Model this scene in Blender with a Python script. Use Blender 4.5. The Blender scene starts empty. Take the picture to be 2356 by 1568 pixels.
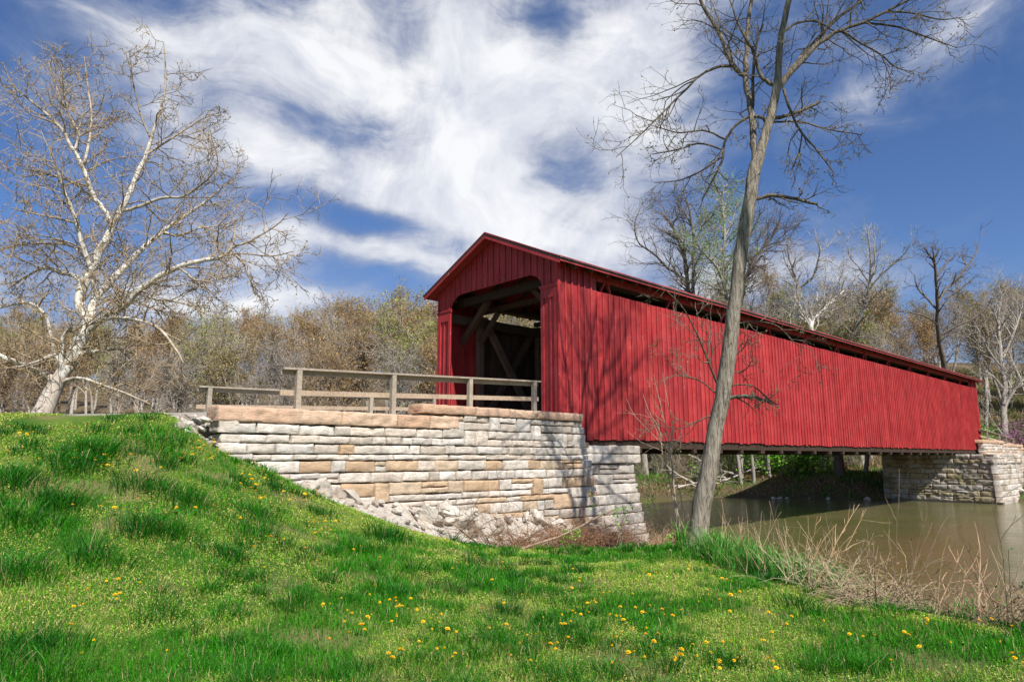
import bpy, math, random
import numpy as np
from mathutils import Vector, Matrix

random.seed(7)
RS = np.random.RandomState(11)
R = math.radians
C = bpy.context.scene.collection
sc = bpy.context.scene

# ------------------------------------------------------------------ camera
FPX, PITCH = 1551.0, R(9.77)          # focal length in pixels of a 2356 px wide frame
cam_d = bpy.data.cameras.new('camera'); cam = bpy.data.objects.new('camera', cam_d); C.objects.link(cam)
cam_d.sensor_width = 36; cam_d.lens = 36 * FPX / 2356.0
cam_d.clip_start = 0.05; cam_d.clip_end = 3000
cam.location = (0, 0, 0); cam.rotation_euler = (R(90) + PITCH, 0, 0)
sc.camera = cam

# ------------------------------------------------------------------ light
SUN = Vector((0.473, -0.927, 1.12)).normalized()          # towards the sun
sun_d = bpy.data.lights.new('sun', 'SUN'); sun_d.energy = 5.0; sun_d.angle = R(0.53); sun_d.color = (1.0, 0.95, 0.88)
sun = bpy.data.objects.new('sun', sun_d); C.objects.link(sun)
sun.rotation_euler = SUN.to_track_quat('Z', 'Y').to_euler(); sun.location = SUN * 60

sc.view_settings.view_transform = 'Standard'; sc.view_settings.look = 'None'
sc.view_settings.exposure = 0.45; sc.view_settings.gamma = 1.0

# pixel of the 2356x1568 frame -> direction in the world
def ray(x, y):
    X = x - 1178; yd = y - 784
    return np.array([X, FPX*math.cos(PITCH) + yd*math.sin(PITCH), FPX*math.sin(PITCH) - yd*math.cos(PITCH)])
def at(x, y, D):
    r = ray(x, y); return r / r[1] * D

# ------------------------------------------------------------------ node helpers
class NT:
    def __init__(s, tree): s.t = tree; s.n = tree.nodes; s.l = tree.links
    def new(s, typ, **kw):
        n = s.n.new(typ)
        for k, v in kw.items():
            if k == 'ins':
                for kk, vv in v.items(): s.put(n, kk, vv)
            else: setattr(n, k, v)
        return n
    def put(s, n, key, v):
        i = n.inputs[key]
        if hasattr(v, 'is_output') or isinstance(v, bpy.types.NodeSocket): s.l.new(v, i)
        else: i.default_value = v
    def math(s, op, a, b=None, c=None, clamp=False):
        n = s.n.new('ShaderNodeMath'); n.operation = op; n.use_clamp = clamp
        s.put(n, 0, a)
        if b is not None: s.put(n, 1, b)
        if c is not None: s.put(n, 2, c)
        return n.outputs[0]
    def mix(s, f, a, b, mode='MIX'):
        n = s.n.new('ShaderNodeMix'); n.data_type = 'RGBA'; n.blend_type = mode; n.clamp_factor = True
        s.put(n, 0, f); s.put(n, 6, a); s.put(n, 7, b); return n.outputs[2]
    def ramp(s, f, stops):
        n = s.n.new('ShaderNodeValToRGB'); e = n.color_ramp.elements
        while len(e) > 1: e.remove(e[-1])
        e[0].position = stops[0][0]; e[0].color = col(stops[0][1])
        for p, c in stops[1:]:
            x = e.new(p); x.color = col(c)
        s.put(n, 0, f); return n.outputs[0]
    def noise(s, vec, scale, detail=4, rough=.55, out=0, dist=0, dim='3D'):
        n = s.n.new('ShaderNodeTexNoise'); n.noise_dimensions = dim
        if vec is not None: s.put(n, 'Vector', vec)
        s.put(n, 'Scale', scale); s.put(n, 'Detail', detail); s.put(n, 'Roughness', rough); s.put(n, 'Distortion', dist)
        return n.outputs[out]
    def map(s, vec, loc=(0,0,0), rot=(0,0,0), scl=(1,1,1), typ='POINT'):
        n = s.n.new('ShaderNodeMapping'); n.vector_type = typ
        s.put(n, 'Vector', vec); s.put(n, 'Location', loc); s.put(n, 'Rotation', rot); s.put(n, 'Scale', scl)
        return n.outputs[0]
    def attr(s, name='tint'):
        n = s.n.new('ShaderNodeAttribute'); n.attribute_name = name; return n.outputs[0]
def col(c):
    if isinstance(c, (int, float)): return (c, c, c, 1)
    return tuple(c) + (1,) if len(c) == 3 else tuple(c)

def mat(name, rough=.8, spec=.3):
    m = bpy.data.materials.new(name); m.use_nodes = True
    t = NT(m.node_tree); b = t.n['Principled BSDF']
    b.inputs['Roughness'].default_value = rough
    b.inputs['Specular IOR Level'].default_value = spec
    return m, t, b
def bump(t, b, h, strength=.5, dist=.02):
    n = t.n.new('ShaderNodeBump'); n.inputs['Strength'].default_value = strength; n.inputs['Distance'].default_value = dist
    t.l.new(h, n.inputs['Height']); t.l.new(n.outputs[0], b.inputs['Normal']); return n
def coords(t, kind='Object'):
    return t.n.new('ShaderNodeTexCoord').outputs[kind]

# ------------------------------------------------------------------ world: Nishita sky with cirrus
w = bpy.data.worlds.new('World'); sc.world = w; w.use_nodes = True
t = NT(w.node_tree); bg = t.n['Background']
sky = t.n.new('ShaderNodeTexSky'); sky.sky_type = 'NISHITA'; sky.sun_disc = False
sky.sun_elevation = R(47.1); sky.sun_rotation = R(153); sky.altitude = 200; sky.air_density = 1.0; sky.dust_density = 0.9; sky.ozone_density = 3.0
tc = t.n.new('ShaderNodeTexCoord').outputs['Generated']
sep = t.n.new('ShaderNodeSeparateXYZ'); t.l.new(tc, sep.inputs[0])
az = t.math('ARCTAN2', sep.outputs[0], sep.outputs[1])
el = t.math('ARCSINE', sep.outputs[2])
cmb = t.n.new('ShaderNodeCombineXYZ'); t.l.new(az, cmb.inputs[0]); t.l.new(el, cmb.inputs[1]); ae = cmb.outputs[0]
# warp
nw = t.noise(ae, 3.2, 3, .5, out=1)
sub = t.n.new('ShaderNodeVectorMath'); sub.operation = 'SUBTRACT'; t.l.new(nw, sub.inputs[0]); sub.inputs[1].default_value = (.5,.5,.5)
scl = t.n.new('ShaderNodeVectorMath'); scl.operation = 'SCALE'; t.l.new(sub.outputs[0], scl.inputs[0]); scl.inputs['Scale'].default_value = .15
add = t.n.new('ShaderNodeVectorMath'); add.operation = 'ADD'; t.l.new(ae, add.inputs[0]); t.l.new(scl.outputs[0], add.inputs[1])
wae = add.outputs[0]
def azel(x, y):
    r = ray(x, y); r = r/np.linalg.norm(r); return math.atan2(r[0], r[1]), math.asin(r[2])
# x, y (where that patch of cloud stands), half sizes in radians, turn, weight
BL = [(620,170,.17,.09,-.1,.75),(1020,60,.20,.09,.1,.42),(830,190,.12,.07,-.4,.35),(1080,240,.09,.12,.2,.52),(1200,160,.14,.10,.3,.28),
      (640,395,.20,.040,-.05,.62),(900,430,.22,.050,-.15,.60),(1080,400,.07,.12,-.3,.75),(1120,520,.14,.06,-.5,.62),(1360,570,.20,.055,-.10,.85),
      (880,600,.20,.022,-.12,.70),(600,690,.14,.03,.1,.7),(90,640,.22,.04,.1,.75),(330,330,.2,.14,.3,.42),(1380,330,.12,.10,.7,.34),
      (1430,110,.16,.12,.5,.55),(1960,190,.15,.06,.45,.60),(2190,110,.13,.05,.55,.62),(1500,430,.12,.08,.4,.30),(2280,460,.07,.012,.3,.40),
      (380,80,.13,.06,-.2,.30),(1800,640,.25,.035,.05,.60),(1000,330,.55,.26,0,.34),(520,120,.16,.10,-.2,.08),(1330,200,.14,.14,.3,.22),(960,170,.16,.10,0,.22),(1950,400,.3,.1,0,-.40),(2200,340,.2,.16,0,-.5),
      (770,290,.16,.065,-.08,-.80),(640,480,.10,.018,-.05,-.25),(880,540,.22,.022,-.15,-.55),(60,60,.22,.14,-.3,-.55),(40,480,.13,.10,0,-.6),(1265,70,.06,.05,.3,-.65),(820,660,.22,.022,0,-.45),(1330,430,.08,.04,.5,-.12),(900,25,.06,.02,-.2,-.35),(1700,330,.12,.09,.3,-.25)]
tot = None
for (x, y, sx, sy, rot, wt) in BL:
    a0, e0 = azel(x, y)
    v = t.map(wae, (a0, e0, 0), (0, 0, rot), (sx, sy, 1), 'TEXTURE')
    ln = t.n.new('ShaderNodeVectorMath'); ln.operation = 'LENGTH'; t.l.new(v, ln.inputs[0])
    g = t.math('POWER', 2.718, t.math('MULTIPLY', t.math('MULTIPLY', ln.outputs[1], ln.outputs[1]), -1.0))
    tot = t.math('MULTIPLY', g, wt) if tot is None else t.math('MULTIPLY_ADD', g, wt, tot)
streak = t.noise(t.map(wae, (0,0,0), (0,0,.10), (1.0, 3.0, 1)), 4.2, 10, .60, dist=.45)
puff = t.noise(wae, 7.0, 10, .62, dist=.25)
fine = t.math('MULTIPLY_ADD', t.math('SUBTRACT', streak, .5), 1.9, t.math('MULTIPLY', t.math('SUBTRACT', puff, .5), 1.5))
dens = t.math('MULTIPLY_ADD', tot, .80, fine)
mr = t.n.new('ShaderNodeMapRange'); mr.interpolation_type = 'SMOOTHSTEP'; t.l.new(dens, mr.inputs[0])
mr.inputs[1].default_value = -.42; mr.inputs[2].default_value = .95
ccol = t.ramp(dens, [(.05, (2.5, 3.1, 4.3)), (.35, (3.9, 4.2, 5.0)), (.62, (6.0, 6.1, 6.4)), (1.0, (7.6, 7.6, 7.7))])
gsh = t.noise(wae, 4.5, 8, .62, dist=.5)
ccol = t.mix(1.0, ccol, t.ramp(gsh, [(.36, (.62,.66,.76)), (.56, (1,1,1))]), 'MULTIPLY')
hsv = t.n.new('ShaderNodeHueSaturation'); hsv.inputs['Saturation'].default_value = 1.14; hsv.inputs['Value'].default_value = .80
t.l.new(sky.outputs[0], hsv.inputs['Color'])
skc = t.mix(1.0, hsv.outputs[0], (0.92, 0.93, 1.12, 1), 'MULTIPLY')
fin = t.mix(t.math('MULTIPLY', mr.outputs[0], .93), skc, ccol)
t.l.new(fin, bg.inputs[0]); bg.inputs[1].default_value = 0.098

# ------------------------------------------------------------------ numpy noise
def _h(ix, iy, iz, seed):
    n = (ix.astype(np.int64)*374761393 + iy.astype(np.int64)*668265263 + iz.astype(np.int64)*1442695041 + seed*974711) & 0x7fffffff
    n = ((n ^ (n >> 13)) * 1274126177) & 0x7fffffff
    n = (n ^ (n >> 16)) & 0xffff
    return n / 65535.0
def vn(x, y, z=0., seed=0):
    x, y, z = np.broadcast_arrays(np.asarray(x, float), np.asarray(y, float), np.asarray(z, float))
    ix, iy, iz = np.floor(x), np.floor(y), np.floor(z)
    fx, fy, fz = x-ix, y-iy, z-iz
    fx, fy, fz = [f*f*(3-2*f) for f in (fx, fy, fz)]
    r = 0
    for dx in (0,1):
        for dy in (0,1):
            for dz in (0,1):
                r = r + _h(ix+dx, iy+dy, iz+dz, seed)*(fx if dx else 1-fx)*(fy if dy else 1-fy)*(fz if dz else 1-fz)
    return r
def fbm(x, y, z=0., o=3, seed=0):
    r = 0; a = .5; s = 1.
    for k in range(o):
        r = r + a*vn(np.asarray(x)*s, np.asarray(y)*s, np.asarray(z)*s, seed+k*17); a *= .5; s *= 2.1
    return r/(1-.5**o)

# ------------------------------------------------------------------ mesh accumulator
class MB:
    def __init__(s): s.V = []; s.F = []; s.T = []; s.n = 0; s.S = []; s.M = []
    def add(s, V, F, tint=(1,1,1), smooth=False, mi=0):
        V = np.asarray(V, float); F = np.asarray(F, int)
        if F.ndim == 1: F = F[None]
        s.V.append(V); s.F.append(F + s.n); s.n += len(V)
        T = np.asarray(tint, float)
        if T.ndim == 1: T = np.broadcast_to(T[:3], (len(V), 3))
        s.T.append(T); s.S.append(np.full(len(F), smooth)); s.M.append(np.full(len(F), mi))
    def box(s, o, ax, ay, az, tint=(1,1,1), mi=0):
        o, ax, ay, az = [np.asarray(q, float) for q in (o, ax, ay, az)]
        if np.dot(np.cross(ax, ay), az) < 0: ax, ay = ay, ax
        V = [o, o+ax, o+ax+ay, o+ay, o+az, o+ax+az, o+ax+ay+az, o+ay+az]
        F = [(0,3,2,1),(4,5,6,7),(0,1,5,4),(1,2,6,5),(2,3,7,6),(3,0,4,7)]
        s.add(V, F, tint, mi=mi)
    def beam(s, a, b, wd, ht, up=(0,0,1), tint=(1,1,1)):     # a-b centre line, wd across, ht along up-ish
        a = np.asarray(a, float); b = np.asarray(b, float); d = b-a
        side = np.cross(d, up); side /= np.linalg.norm(side)
        u2 = np.cross(side, d); u2 /= np.linalg.norm(u2)
        s.box(a - side*wd/2 - u2*ht/2, d, side*wd, u2*ht, tint)
    def build(s, name, mats, parent=None):
        me = bpy.data.meshes.new(name)
        if s.V:
            V = np.concatenate(s.V); 
            tot = sum(f.size for f in s.F); nf = sum(len(f) for f in s.F)
            li = np.concatenate([f.ravel() for f in s.F])
            cnt = np.concatenate([np.full(len(f), f.shape[1]) for f in s.F])
            st = np.concatenate([[0], np.cumsum(cnt)[:-1]])
            me.vertices.add(len(V)); me.vertices.foreach_set('co', V.astype(np.float32).ravel())
            me.loops.add(tot); me.loops.foreach_set('vertex_index', li.astype(np.int32))
            me.polygons.add(nf); me.polygons.foreach_set('loop_start', st.astype(np.int32))
            me.polygons.foreach_set('use_smooth', np.concatenate(s.S).astype(bool))
            me.polygons.foreach_set('material_index', np.concatenate(s.M).astype(np.int32))
            a = me.color_attributes.new('tint', 'FLOAT_COLOR', 'POINT')
            T = np.concatenate(s.T); T = np.concatenate([T, np.ones((len(T),1))], 1)
            a.data.foreach_set('color', T.astype(np.float32).ravel())
            me.update(calc_edges=True); me.validate()
        for m in (mats if isinstance(mats, (list, tuple)) else [mats]): me.materials.append(m)
        o = bpy.data.objects.new(name, me); C.objects.link(o)
        if parent is not None: o.parent = parent
        return o
def tag(o, label=None, cat=None, group=None, kind=None):
    if label: o['label'] = label
    if cat: o['category'] = cat
    if group: o['group'] = group
    if kind: o['kind'] = kind
    return o
def thing(name, label, cat, group=None):
    o = bpy.data.objects.new(name, None); C.objects.link(o); return tag(o, label, cat, group)
def copy_tree(o, parent=None):
    c = o.copy(); C.objects.link(c); c.parent = parent
    for ch in [k for k in o.children]: copy_tree(ch, c)
    return c

# ------------------------------------------------------------------ bridge frame: u along, v across (away from camera), z up
ANG = R(46.869)
U = np.array([math.sin(ANG), math.cos(ANG), 0.]); Vv = np.array([-math.cos(ANG), math.sin(ANG), 0.]); Z = np.array([0,0,1.])
_r = ray(1284, 770); C0 = np.array([_r[0]/_r[1], 1, 0])*19.0
def P(u, v, z): return C0 + U*u + Vv*v + Z*z
def uv(x, y): return (x-C0[0])*U[0] + (y-C0[1])*U[1], (x-C0[0])*Vv[0] + (y-C0[1])*Vv[1]
BW, BLEN = 5.63, 45.5
WATER = -2.95

# ------------------------------------------------------------------ ground height
pts = []
def g(x, y, z): pts.append((x, y, z))
def gu(u, v, z): q = P(u, v, z); pts.append((q[0], q[1], z))
for q in [(0,-6,-1.6),(-6,-6,-1.2),(6,-6,-1.65),(0,0,-1.62),(0,5,-1.68),(3,5,-1.75),(-3.2,4.5,-1.38),(-5.1,7,-1.06),(-3.8,7,-1.2),(-5.2,8,-.72),(-9,5,-.6),(-9,0,-.7),
          (-8,8,-.1),(-8.3,10.6,.60),(-6.5,10.8,.24),(-4.5,8,-.85),(-2.5,9,-1.25),(-3.5,10.5,-.85),(-2.0,12.3,-1.25),(-3.3,12.0,-.75),(0,8,-1.7),(2,8,-1.75),(0,11,-1.72),(2,12,-1.78),(0.5,13.5,-1.85),
          (-0.6,14.7,-1.95),(1.2,15,-1.98),(2.6,14.8,-1.98),(3.6,13.7,-1.78),(3.6,12.2,-1.78),(3.74,10.6,-1.8),(4.2,9.5,-1.8),(4.8,8.1,-1.8),(5.6,7.2,-1.75),(8,5.3,-1.75),(12,3,-1.75),(14,-2,-1.7),
          (-14,5,-.2),(-15,11.5,.5),(-20,4,-.2),(-30,8,.3),(-30,13,.6),(-20,12.6,.72),(-13,12.6,.7),(-9.8,12.6,.76),(-7.8,12.4,.72),(-6.3,12.0,.70),(-7.0,12.4,.74),(-45,13,.7),(-60,0,0),(20,-8,-1.7),(-20,-10,-.8),(0,-15,-1.6),
          (-7,15.2,.8),(-14,15.2,.8),(-30,15.2,.8),(-7,18.5,.8),(-20,18.5,.8),(-45,18.5,.8),(-11,24,.2),(-25,24,.1),(-5,24,-.5),(-40,26,0),(-60,20,.5),
          (-10,36,0),(-30,40,.2),(-50,45,.5),(-14,48,.0),(-40,60,2.2),(-15,62,1.0),(-80,60,2.2),(-40,90,7),(-10,90,5),(-90,100,8),(-40,130,14),(0,130,13),(-120,160,18),
          (5.0,9.6,-2.3),(6.2,8.6,-2.3),(8.5,7.0,-2.3),(12,5.2,-2.3),(4.9,11.5,-2.35),(4.7,13.5,-2.35),(4.6,15.5,-2.4),(6.6,10.4,-2.85),(8.8,8.9,-2.85),(12.5,7.0,-2.9),(5.8,13.5,-2.85),(5.6,16,-2.9),
          (3.9,16.8,-2.5),(4.9,18.5,-3.0),(-5.9,11.75,.66),(-6.2,12.2,.80),
          (8,12.5,-3.9),(12,10.5,-3.9),(7.5,17,-3.9),(7,22,-3.9),(12,16,-4.2),(20,10,-4),(25,20,-4.2),(15,25,-4.2),(8,30,-4),(20,35,-4.2),(30,30,-4),(34,8,-4),(45,30,-4),(40,38,-3.9),(2,38,-4),(10,42,-4),(-4,44,-3.8),(20,43,-4),(-14,41,-3.2)]: g(*q)
for u_, v_, z_ in [(-9.6,-.5,.25),(-9.15,-.8,-.1),(-8.5,-.8,-.34),(-7.8,-.8,-.66),(-6.5,-.8,-1.17),(-5.65,-.8,-1.55),(-4.85,-.8,-1.8),(-3.75,-.8,-2.02),(-2,-.8,-2.25),(-.7,-.8,-2.38),(1.5,-.8,-2.5),
                   (-9,1.2,-.2),(-7,1.2,-1.0),(-5,1.2,-1.6),(-2,1.2,-2.2),(2,1.2,-2.7),(2,4,-2.8),(2,7,-2.8),(-3,6.5,-1.5),(-6,6.5,-.6),(5.5,1,-3.3),(5.5,5,-3.3),(5.5,9,-3.3),(1,10,-2.6),(-3,12,-1.0),
                   (3.6,-1.3,-2.85),(-10.2,-.8,.55),(-10.3,.6,.8),(-10.3,3,.85),(-10.3,5.5,.85)]: gu(u_, v_, z_)
for x_, y_ in [(-20,54),(-5,52.8),(9.9,51.2),(19.8,51.2),(24,48.8),(27,48.6),(34.8,46.2),(44,43.2),(60,41)]:
    g(x_, y_, -3.0); g(x_, y_+3.0, -1.5); g(x_, y_-2, -3.9); g(x_*1.03, y_+9, -1.35); g(x_*1.05, y_+15, -.8)
for q in [(10,80,2.6),(30,80,4.2),(60,75,6),(90,60,6),(10,100,8),(40,105,12),(80,100,12),(120,80,10),(60,140,20),(120,130,18),(0,170,20),(60,200,26),(48,50.5,.0),(55,60,2),(150,40,6),(60,10,-2),(100,0,1),(60,-20,-1),(100,30,1),(-120,-20,0),(0,-60,-1.6),(60,-60,-1.6),(-60,-60,-1.6)]: g(*q)
GPT = np.array(pts, float)
def _k(r): return r
_A = _k(np.linalg.norm(GPT[:,None,:2]-GPT[None,:,:2], axis=2)); NPT = len(GPT)
_M = np.zeros((NPT+3, NPT+3)); _M[:NPT,:NPT] = _A + np.eye(NPT)*-.02; _M[:NPT,NPT] = 1; _M[:NPT,NPT+1:] = GPT[:,:2]; _M[NPT:,:NPT] = _M[:NPT,NPT:].T
_w = np.linalg.lstsq(_M, np.concatenate([GPT[:,2], [0,0,0]]), rcond=None)[0]
def hgt(x, y):
    x = np.asarray(x, float); y = np.asarray(y, float); sh = x.shape; x = x.ravel(); y = y.ravel(); out = np.empty(len(x))
    for i in range(0, len(x), 20000):
        a = x[i:i+20000]; b = y[i:i+20000]
        D = np.sqrt((a[:,None]-GPT[None,:,0])**2 + (b[:,None]-GPT[None,:,1])**2)
        out[i:i+20000] = D @ _w[:NPT] + _w[NPT] + a*_w[NPT+1] + b*_w[NPT+2]
    far = np.clip((np.hypot(x, y-40)-140)/60, 0, 1)
    out = out*(1-far) + far*np.minimum(np.abs(out), 24)
    out += (fbm(x*.9, y*.9, 0, 3, 5)-.5)*.16*np.clip(1-np.hypot(x,y)/80, .3, 1)*(out > -3.3)
    return out.reshape(sh)
def hz(x, y): return float(hgt(np.array([x]), np.array([y]))[0])

def axis(lo, hi, c, fine, g_):
    out = [c]; s = fine
    while out[-1] < hi: out.append(out[-1]+s); s *= g_ if out[-1]-c > 12 else 1.0
    out2 = [c]; s = fine
    while out2[-1] > lo: out2.append(out2[-1]-s); s *= g_ if c-out2[-1] > 12 else 1.0
    return np.array(sorted(set(out2[1:]+out)))
gx = axis(-420, 420, -1, .22, 1.045); gy = axis(-120, 520, 10, .22, 1.045)
GX, GY = np.meshgrid(gx, gy); GZ = hgt(GX, GY)
nx, ny = len(gx), len(gy)
idx = np.arange(nx*ny).reshape(ny, nx)
GF = np.stack([idx[:-1,:-1].ravel(), idx[:-1,1:].ravel(), idx[1:,1:].ravel(), idx[1:,:-1].ravel()], 1)

# lawn mask: 1 on mown grass, 0 on bank / wood floor
def lawn(x, y, z):
    u_, v_ = uv(x, y)
    m = np.clip((z+2.35)/.3, 0, 1)*np.clip((26-y)/3, 0, 1)
    return m
m_ground, t, b = mat('ground_soil_and_turf', .95, .1)
oc = coords(t)
n1 = t.noise(oc, .55, 5, .6); n2 = t.noise(oc, 7., 6, .7); n3 = t.noise(oc, 45., 3, .6)
turf = t.mix(t.ramp(n1, [(.42,0),(.60,1)]), (.030,.115,.008,1), (.13,.20,.03,1))
turf = t.mix(t.ramp(n2, [(.58,0),(.74,.6)]), turf, (.17,.14,.06,1))
wood = t.mix(t.ramp(n2, [(.35,0),(.65,1)]), (.075,.052,.032,1), (.19,.135,.085,1))
wood = t.mix(t.ramp(n1, [(.52,0),(.66,.75)]), wood, (.075,.105,.022,1))
att = t.attr(); sp = t.n.new('ShaderNodeSeparateColor'); t.l.new(att, sp.inputs[0])
cc = t.mix(sp.outputs[0], wood, turf)
cc = t.mix(t.math('MULTIPLY', sp.outputs[2], .6), cc, (.27,.20,.10,1))
cc = t.mix(sp.outputs[1], cc, (.10,.08,.05,1))
cc = t.mix(t.math('MULTIPLY', n3, .5), cc, (.02,.02,.01,1))
t.l.new(cc, b.inputs['Base Color']); bump(t, b, n2, .6, .06)
mb = MB()
LM = lawn(GX, GY, GZ); wet = np.clip((-2.6-GZ)/.25, 0, 1)
BARE = np.clip((fbm(GX*1.15+20, GY*1.15+4, 0, 3, 55)-.645)/.05, 0, 1)
mb.add(np.stack([GX.ravel(), GY.ravel(), GZ.ravel()], 1), GF, np.stack([LM.ravel(), wet.ravel(), BARE.ravel()], 1), smooth=True)
tag(mb.build('ground', m_ground), 'grassy ground sloping down from the road to the river', kind='structure')

# ------------------------------------------------------------------ water
m_water, t, b = mat('murky_river_water', .07, .42)
oc = coords(t)
wn = t.noise(t.map(oc, rot=(0,0,-.6), scl=(.35,1.3,1)), 3.4, 6, .62, dist=.4)
wn2 = t.noise(oc, .35, 3, .5)
b.inputs['Base Color'].default_value = (.115,.115,.048,1)
t.l.new(t.mix(t.ramp(wn2, [(.4,0),(.65,1)]), (.112,.112,.036,1), (.140,.120,.050,1)), b.inputs['Base Color'])
b.inputs['IOR'].default_value = 1.33
t.l.new(t.ramp(t.noise(oc, .22, 4, .6), [(.40,.05),(.62,.13)]), b.inputs['Roughness'])
bump(t, b, wn, .40, .07)
mb = MB()
mb.add([(-30,2,WATER),(130,2,WATER),(130,62,WATER),(-30,62,WATER)], [(0,1,2,3)])
tag(mb.build('river_water', m_water), 'murky olive river flowing under the red bridge', kind='structure')

# ------------------------------------------------------------------ materials: paint, timber, stone
def paint(name, base, dark, chips=True, rough=.55):
    m, t, b = mat(name, rough, .35)
    oc = coords(t)
    gr = t.noise(t.map(oc, scl=(1,1,.06)), 38, 5, .65)
    blot = t.noise(oc, 1.3, 4, .6)
    c = t.mix(t.ramp(gr, [(.35,0),(.7,1)]), dark+(1,), base+(1,))
    c = t.mix(t.ramp(blot, [(.35,.0),(.7,.55)]), c, (base[0]*1.18, base[1]*2.0, base[2]*1.9, 1))
    grime = t.noise(t.map(oc, scl=(1.6,1.6,.22)), 2.4, 5, .65)
    c = t.mix(t.ramp(grime, [(.46,0),(.70,.55)]), c, (dark[0]*.55, dark[1]*.9+.006, dark[2]*.8+.006, 1))
    c = t.mix(1.0, c, t.attr(), 'MULTIPLY')
    if chips:
        ch = t.noise(t.map(oc, scl=(1,1,.16)), 34, 3, .75)
        ch2 = t.noise(oc, 1.9, 3, .6)
        k = t.math('MULTIPLY', t.ramp(ch, [(.675,0),(.705,1)]), t.ramp(ch2, [(.42,0),(.54,1)]))
        c = t.mix(k, c, (.62,.54,.48,1))
    t.l.new(c, b.inputs['Base Color']); bump(t, b, gr, .35, .006)
    return m
m_red = paint('red_barn_paint', (.44,.036,.037), (.27,.016,.018))
m_redtrim = paint('red_trim_paint', (.45,.038,.040), (.31,.019,.022))
def timber(name, a, c2, rough=.85, scale=30, axis='z'):
    m, t, b = mat(name, rough, .2)
    oc = coords(t); s = {'z':(1,1,.05), 'none':(1,1,1)}[axis]
    gr = t.noise(t.map(oc, scl=s), scale, 6, .7)
    bl = t.noise(oc, 2.0, 4, .6)
    c = t.mix(t.ramp(gr, [(.3,0),(.7,1)]), a+(1,), c2+(1,))
    c = t.mix(t.ramp(bl, [(.5,0),(.7,.35)]), c, tuple(k*.55 for k in a)+(1,))
    c = t.mix(1.0, c, t.attr(), 'MULTIPLY')
    t.l.new(c, b.inputs['Base Color']); bump(t, b, gr, .4, .008)
    return m
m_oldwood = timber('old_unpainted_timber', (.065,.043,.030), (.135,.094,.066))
m_railwood = timber('weathered_rail_timber', (.25,.22,.165), (.46,.41,.32), scale=18, axis='none')
m_shingle, t, b = mat('dark_roof_shingle', .9, .2)
oc = coords(t); t.l.new(t.mix(t.noise(oc, 14, 4, .6), (.028,.027,.025,1), (.10,.095,.085,1)), b.inputs['Base Color']); bump(t, b, t.noise(oc, 9, 4, .7), .6, .02)

def stone(name, moss=False):
    m, t, b = mat(name, .9, .2)
    oc = coords(t)
    a = t.noise(oc, 3.2, 6, .65); f = t.noise(oc, 26, 6, .7); f2 = t.noise(t.map(oc, scl=(1,1,5)), 8, 6, .7)
    c = t.mix(1.0, t.attr(), t.ramp(a, [(.30,.80),(.62,1.0)]), 'MULTIPLY')
    c = t.mix(t.ramp(f2, [(.40,.50),(.54,0)]), c, (.24,.18,.125,1))
    strk = t.noise(t.map(oc, scl=(2.2,2.2,.35)), 1.6, 5, .65); c = t.mix(t.ramp(strk, [(.52,0),(.70,.55)]), c, (.27,.22,.17,1))
    c = t.mix(t.ramp(f, [(.34,.40),(.44,0)]), c, (.20,.17,.14,1))
    st = t.noise(oc, 1.1, 5, .65)
    c = t.mix(t.ramp(st, [(.58,0),(.76,.45)]), c, (.50,.36,.23,1))
    if moss: c = t.mix(t.ramp(t.noise(oc, .9, 4, .6), [(.5,0),(.62,.55)]), c, (.13,.10,.035,1))
    t.l.new(c, b.inputs['Base Color']); bump(t, b, t.math('ADD', t.math('MULTIPLY', f2, .7), t.math('MULTIPLY', f, .5)), .7, .03)
    return m
m_stone = stone('pale_limestone'); m_stone_dk = stone('weathered_pier_stone', True)
m_joint, t, b = mat('dark_joint_fill', 1, .05); b.inputs['Base Color'].default_value = (.05,.04,.03,1)

WHITE = [(.66,.60,.52),(.57,.52,.45),(.73,.68,.61),(.52,.46,.39),(.67,.58,.49),(.59,.56,.51)]
TAN = [(.56,.39,.24),(.60,.43,.28),(.50,.35,.22),(.60,.47,.33)]
PINK = [(.64,.42,.29),(.60,.38,.25),(.67,.47,.33)]

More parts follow.
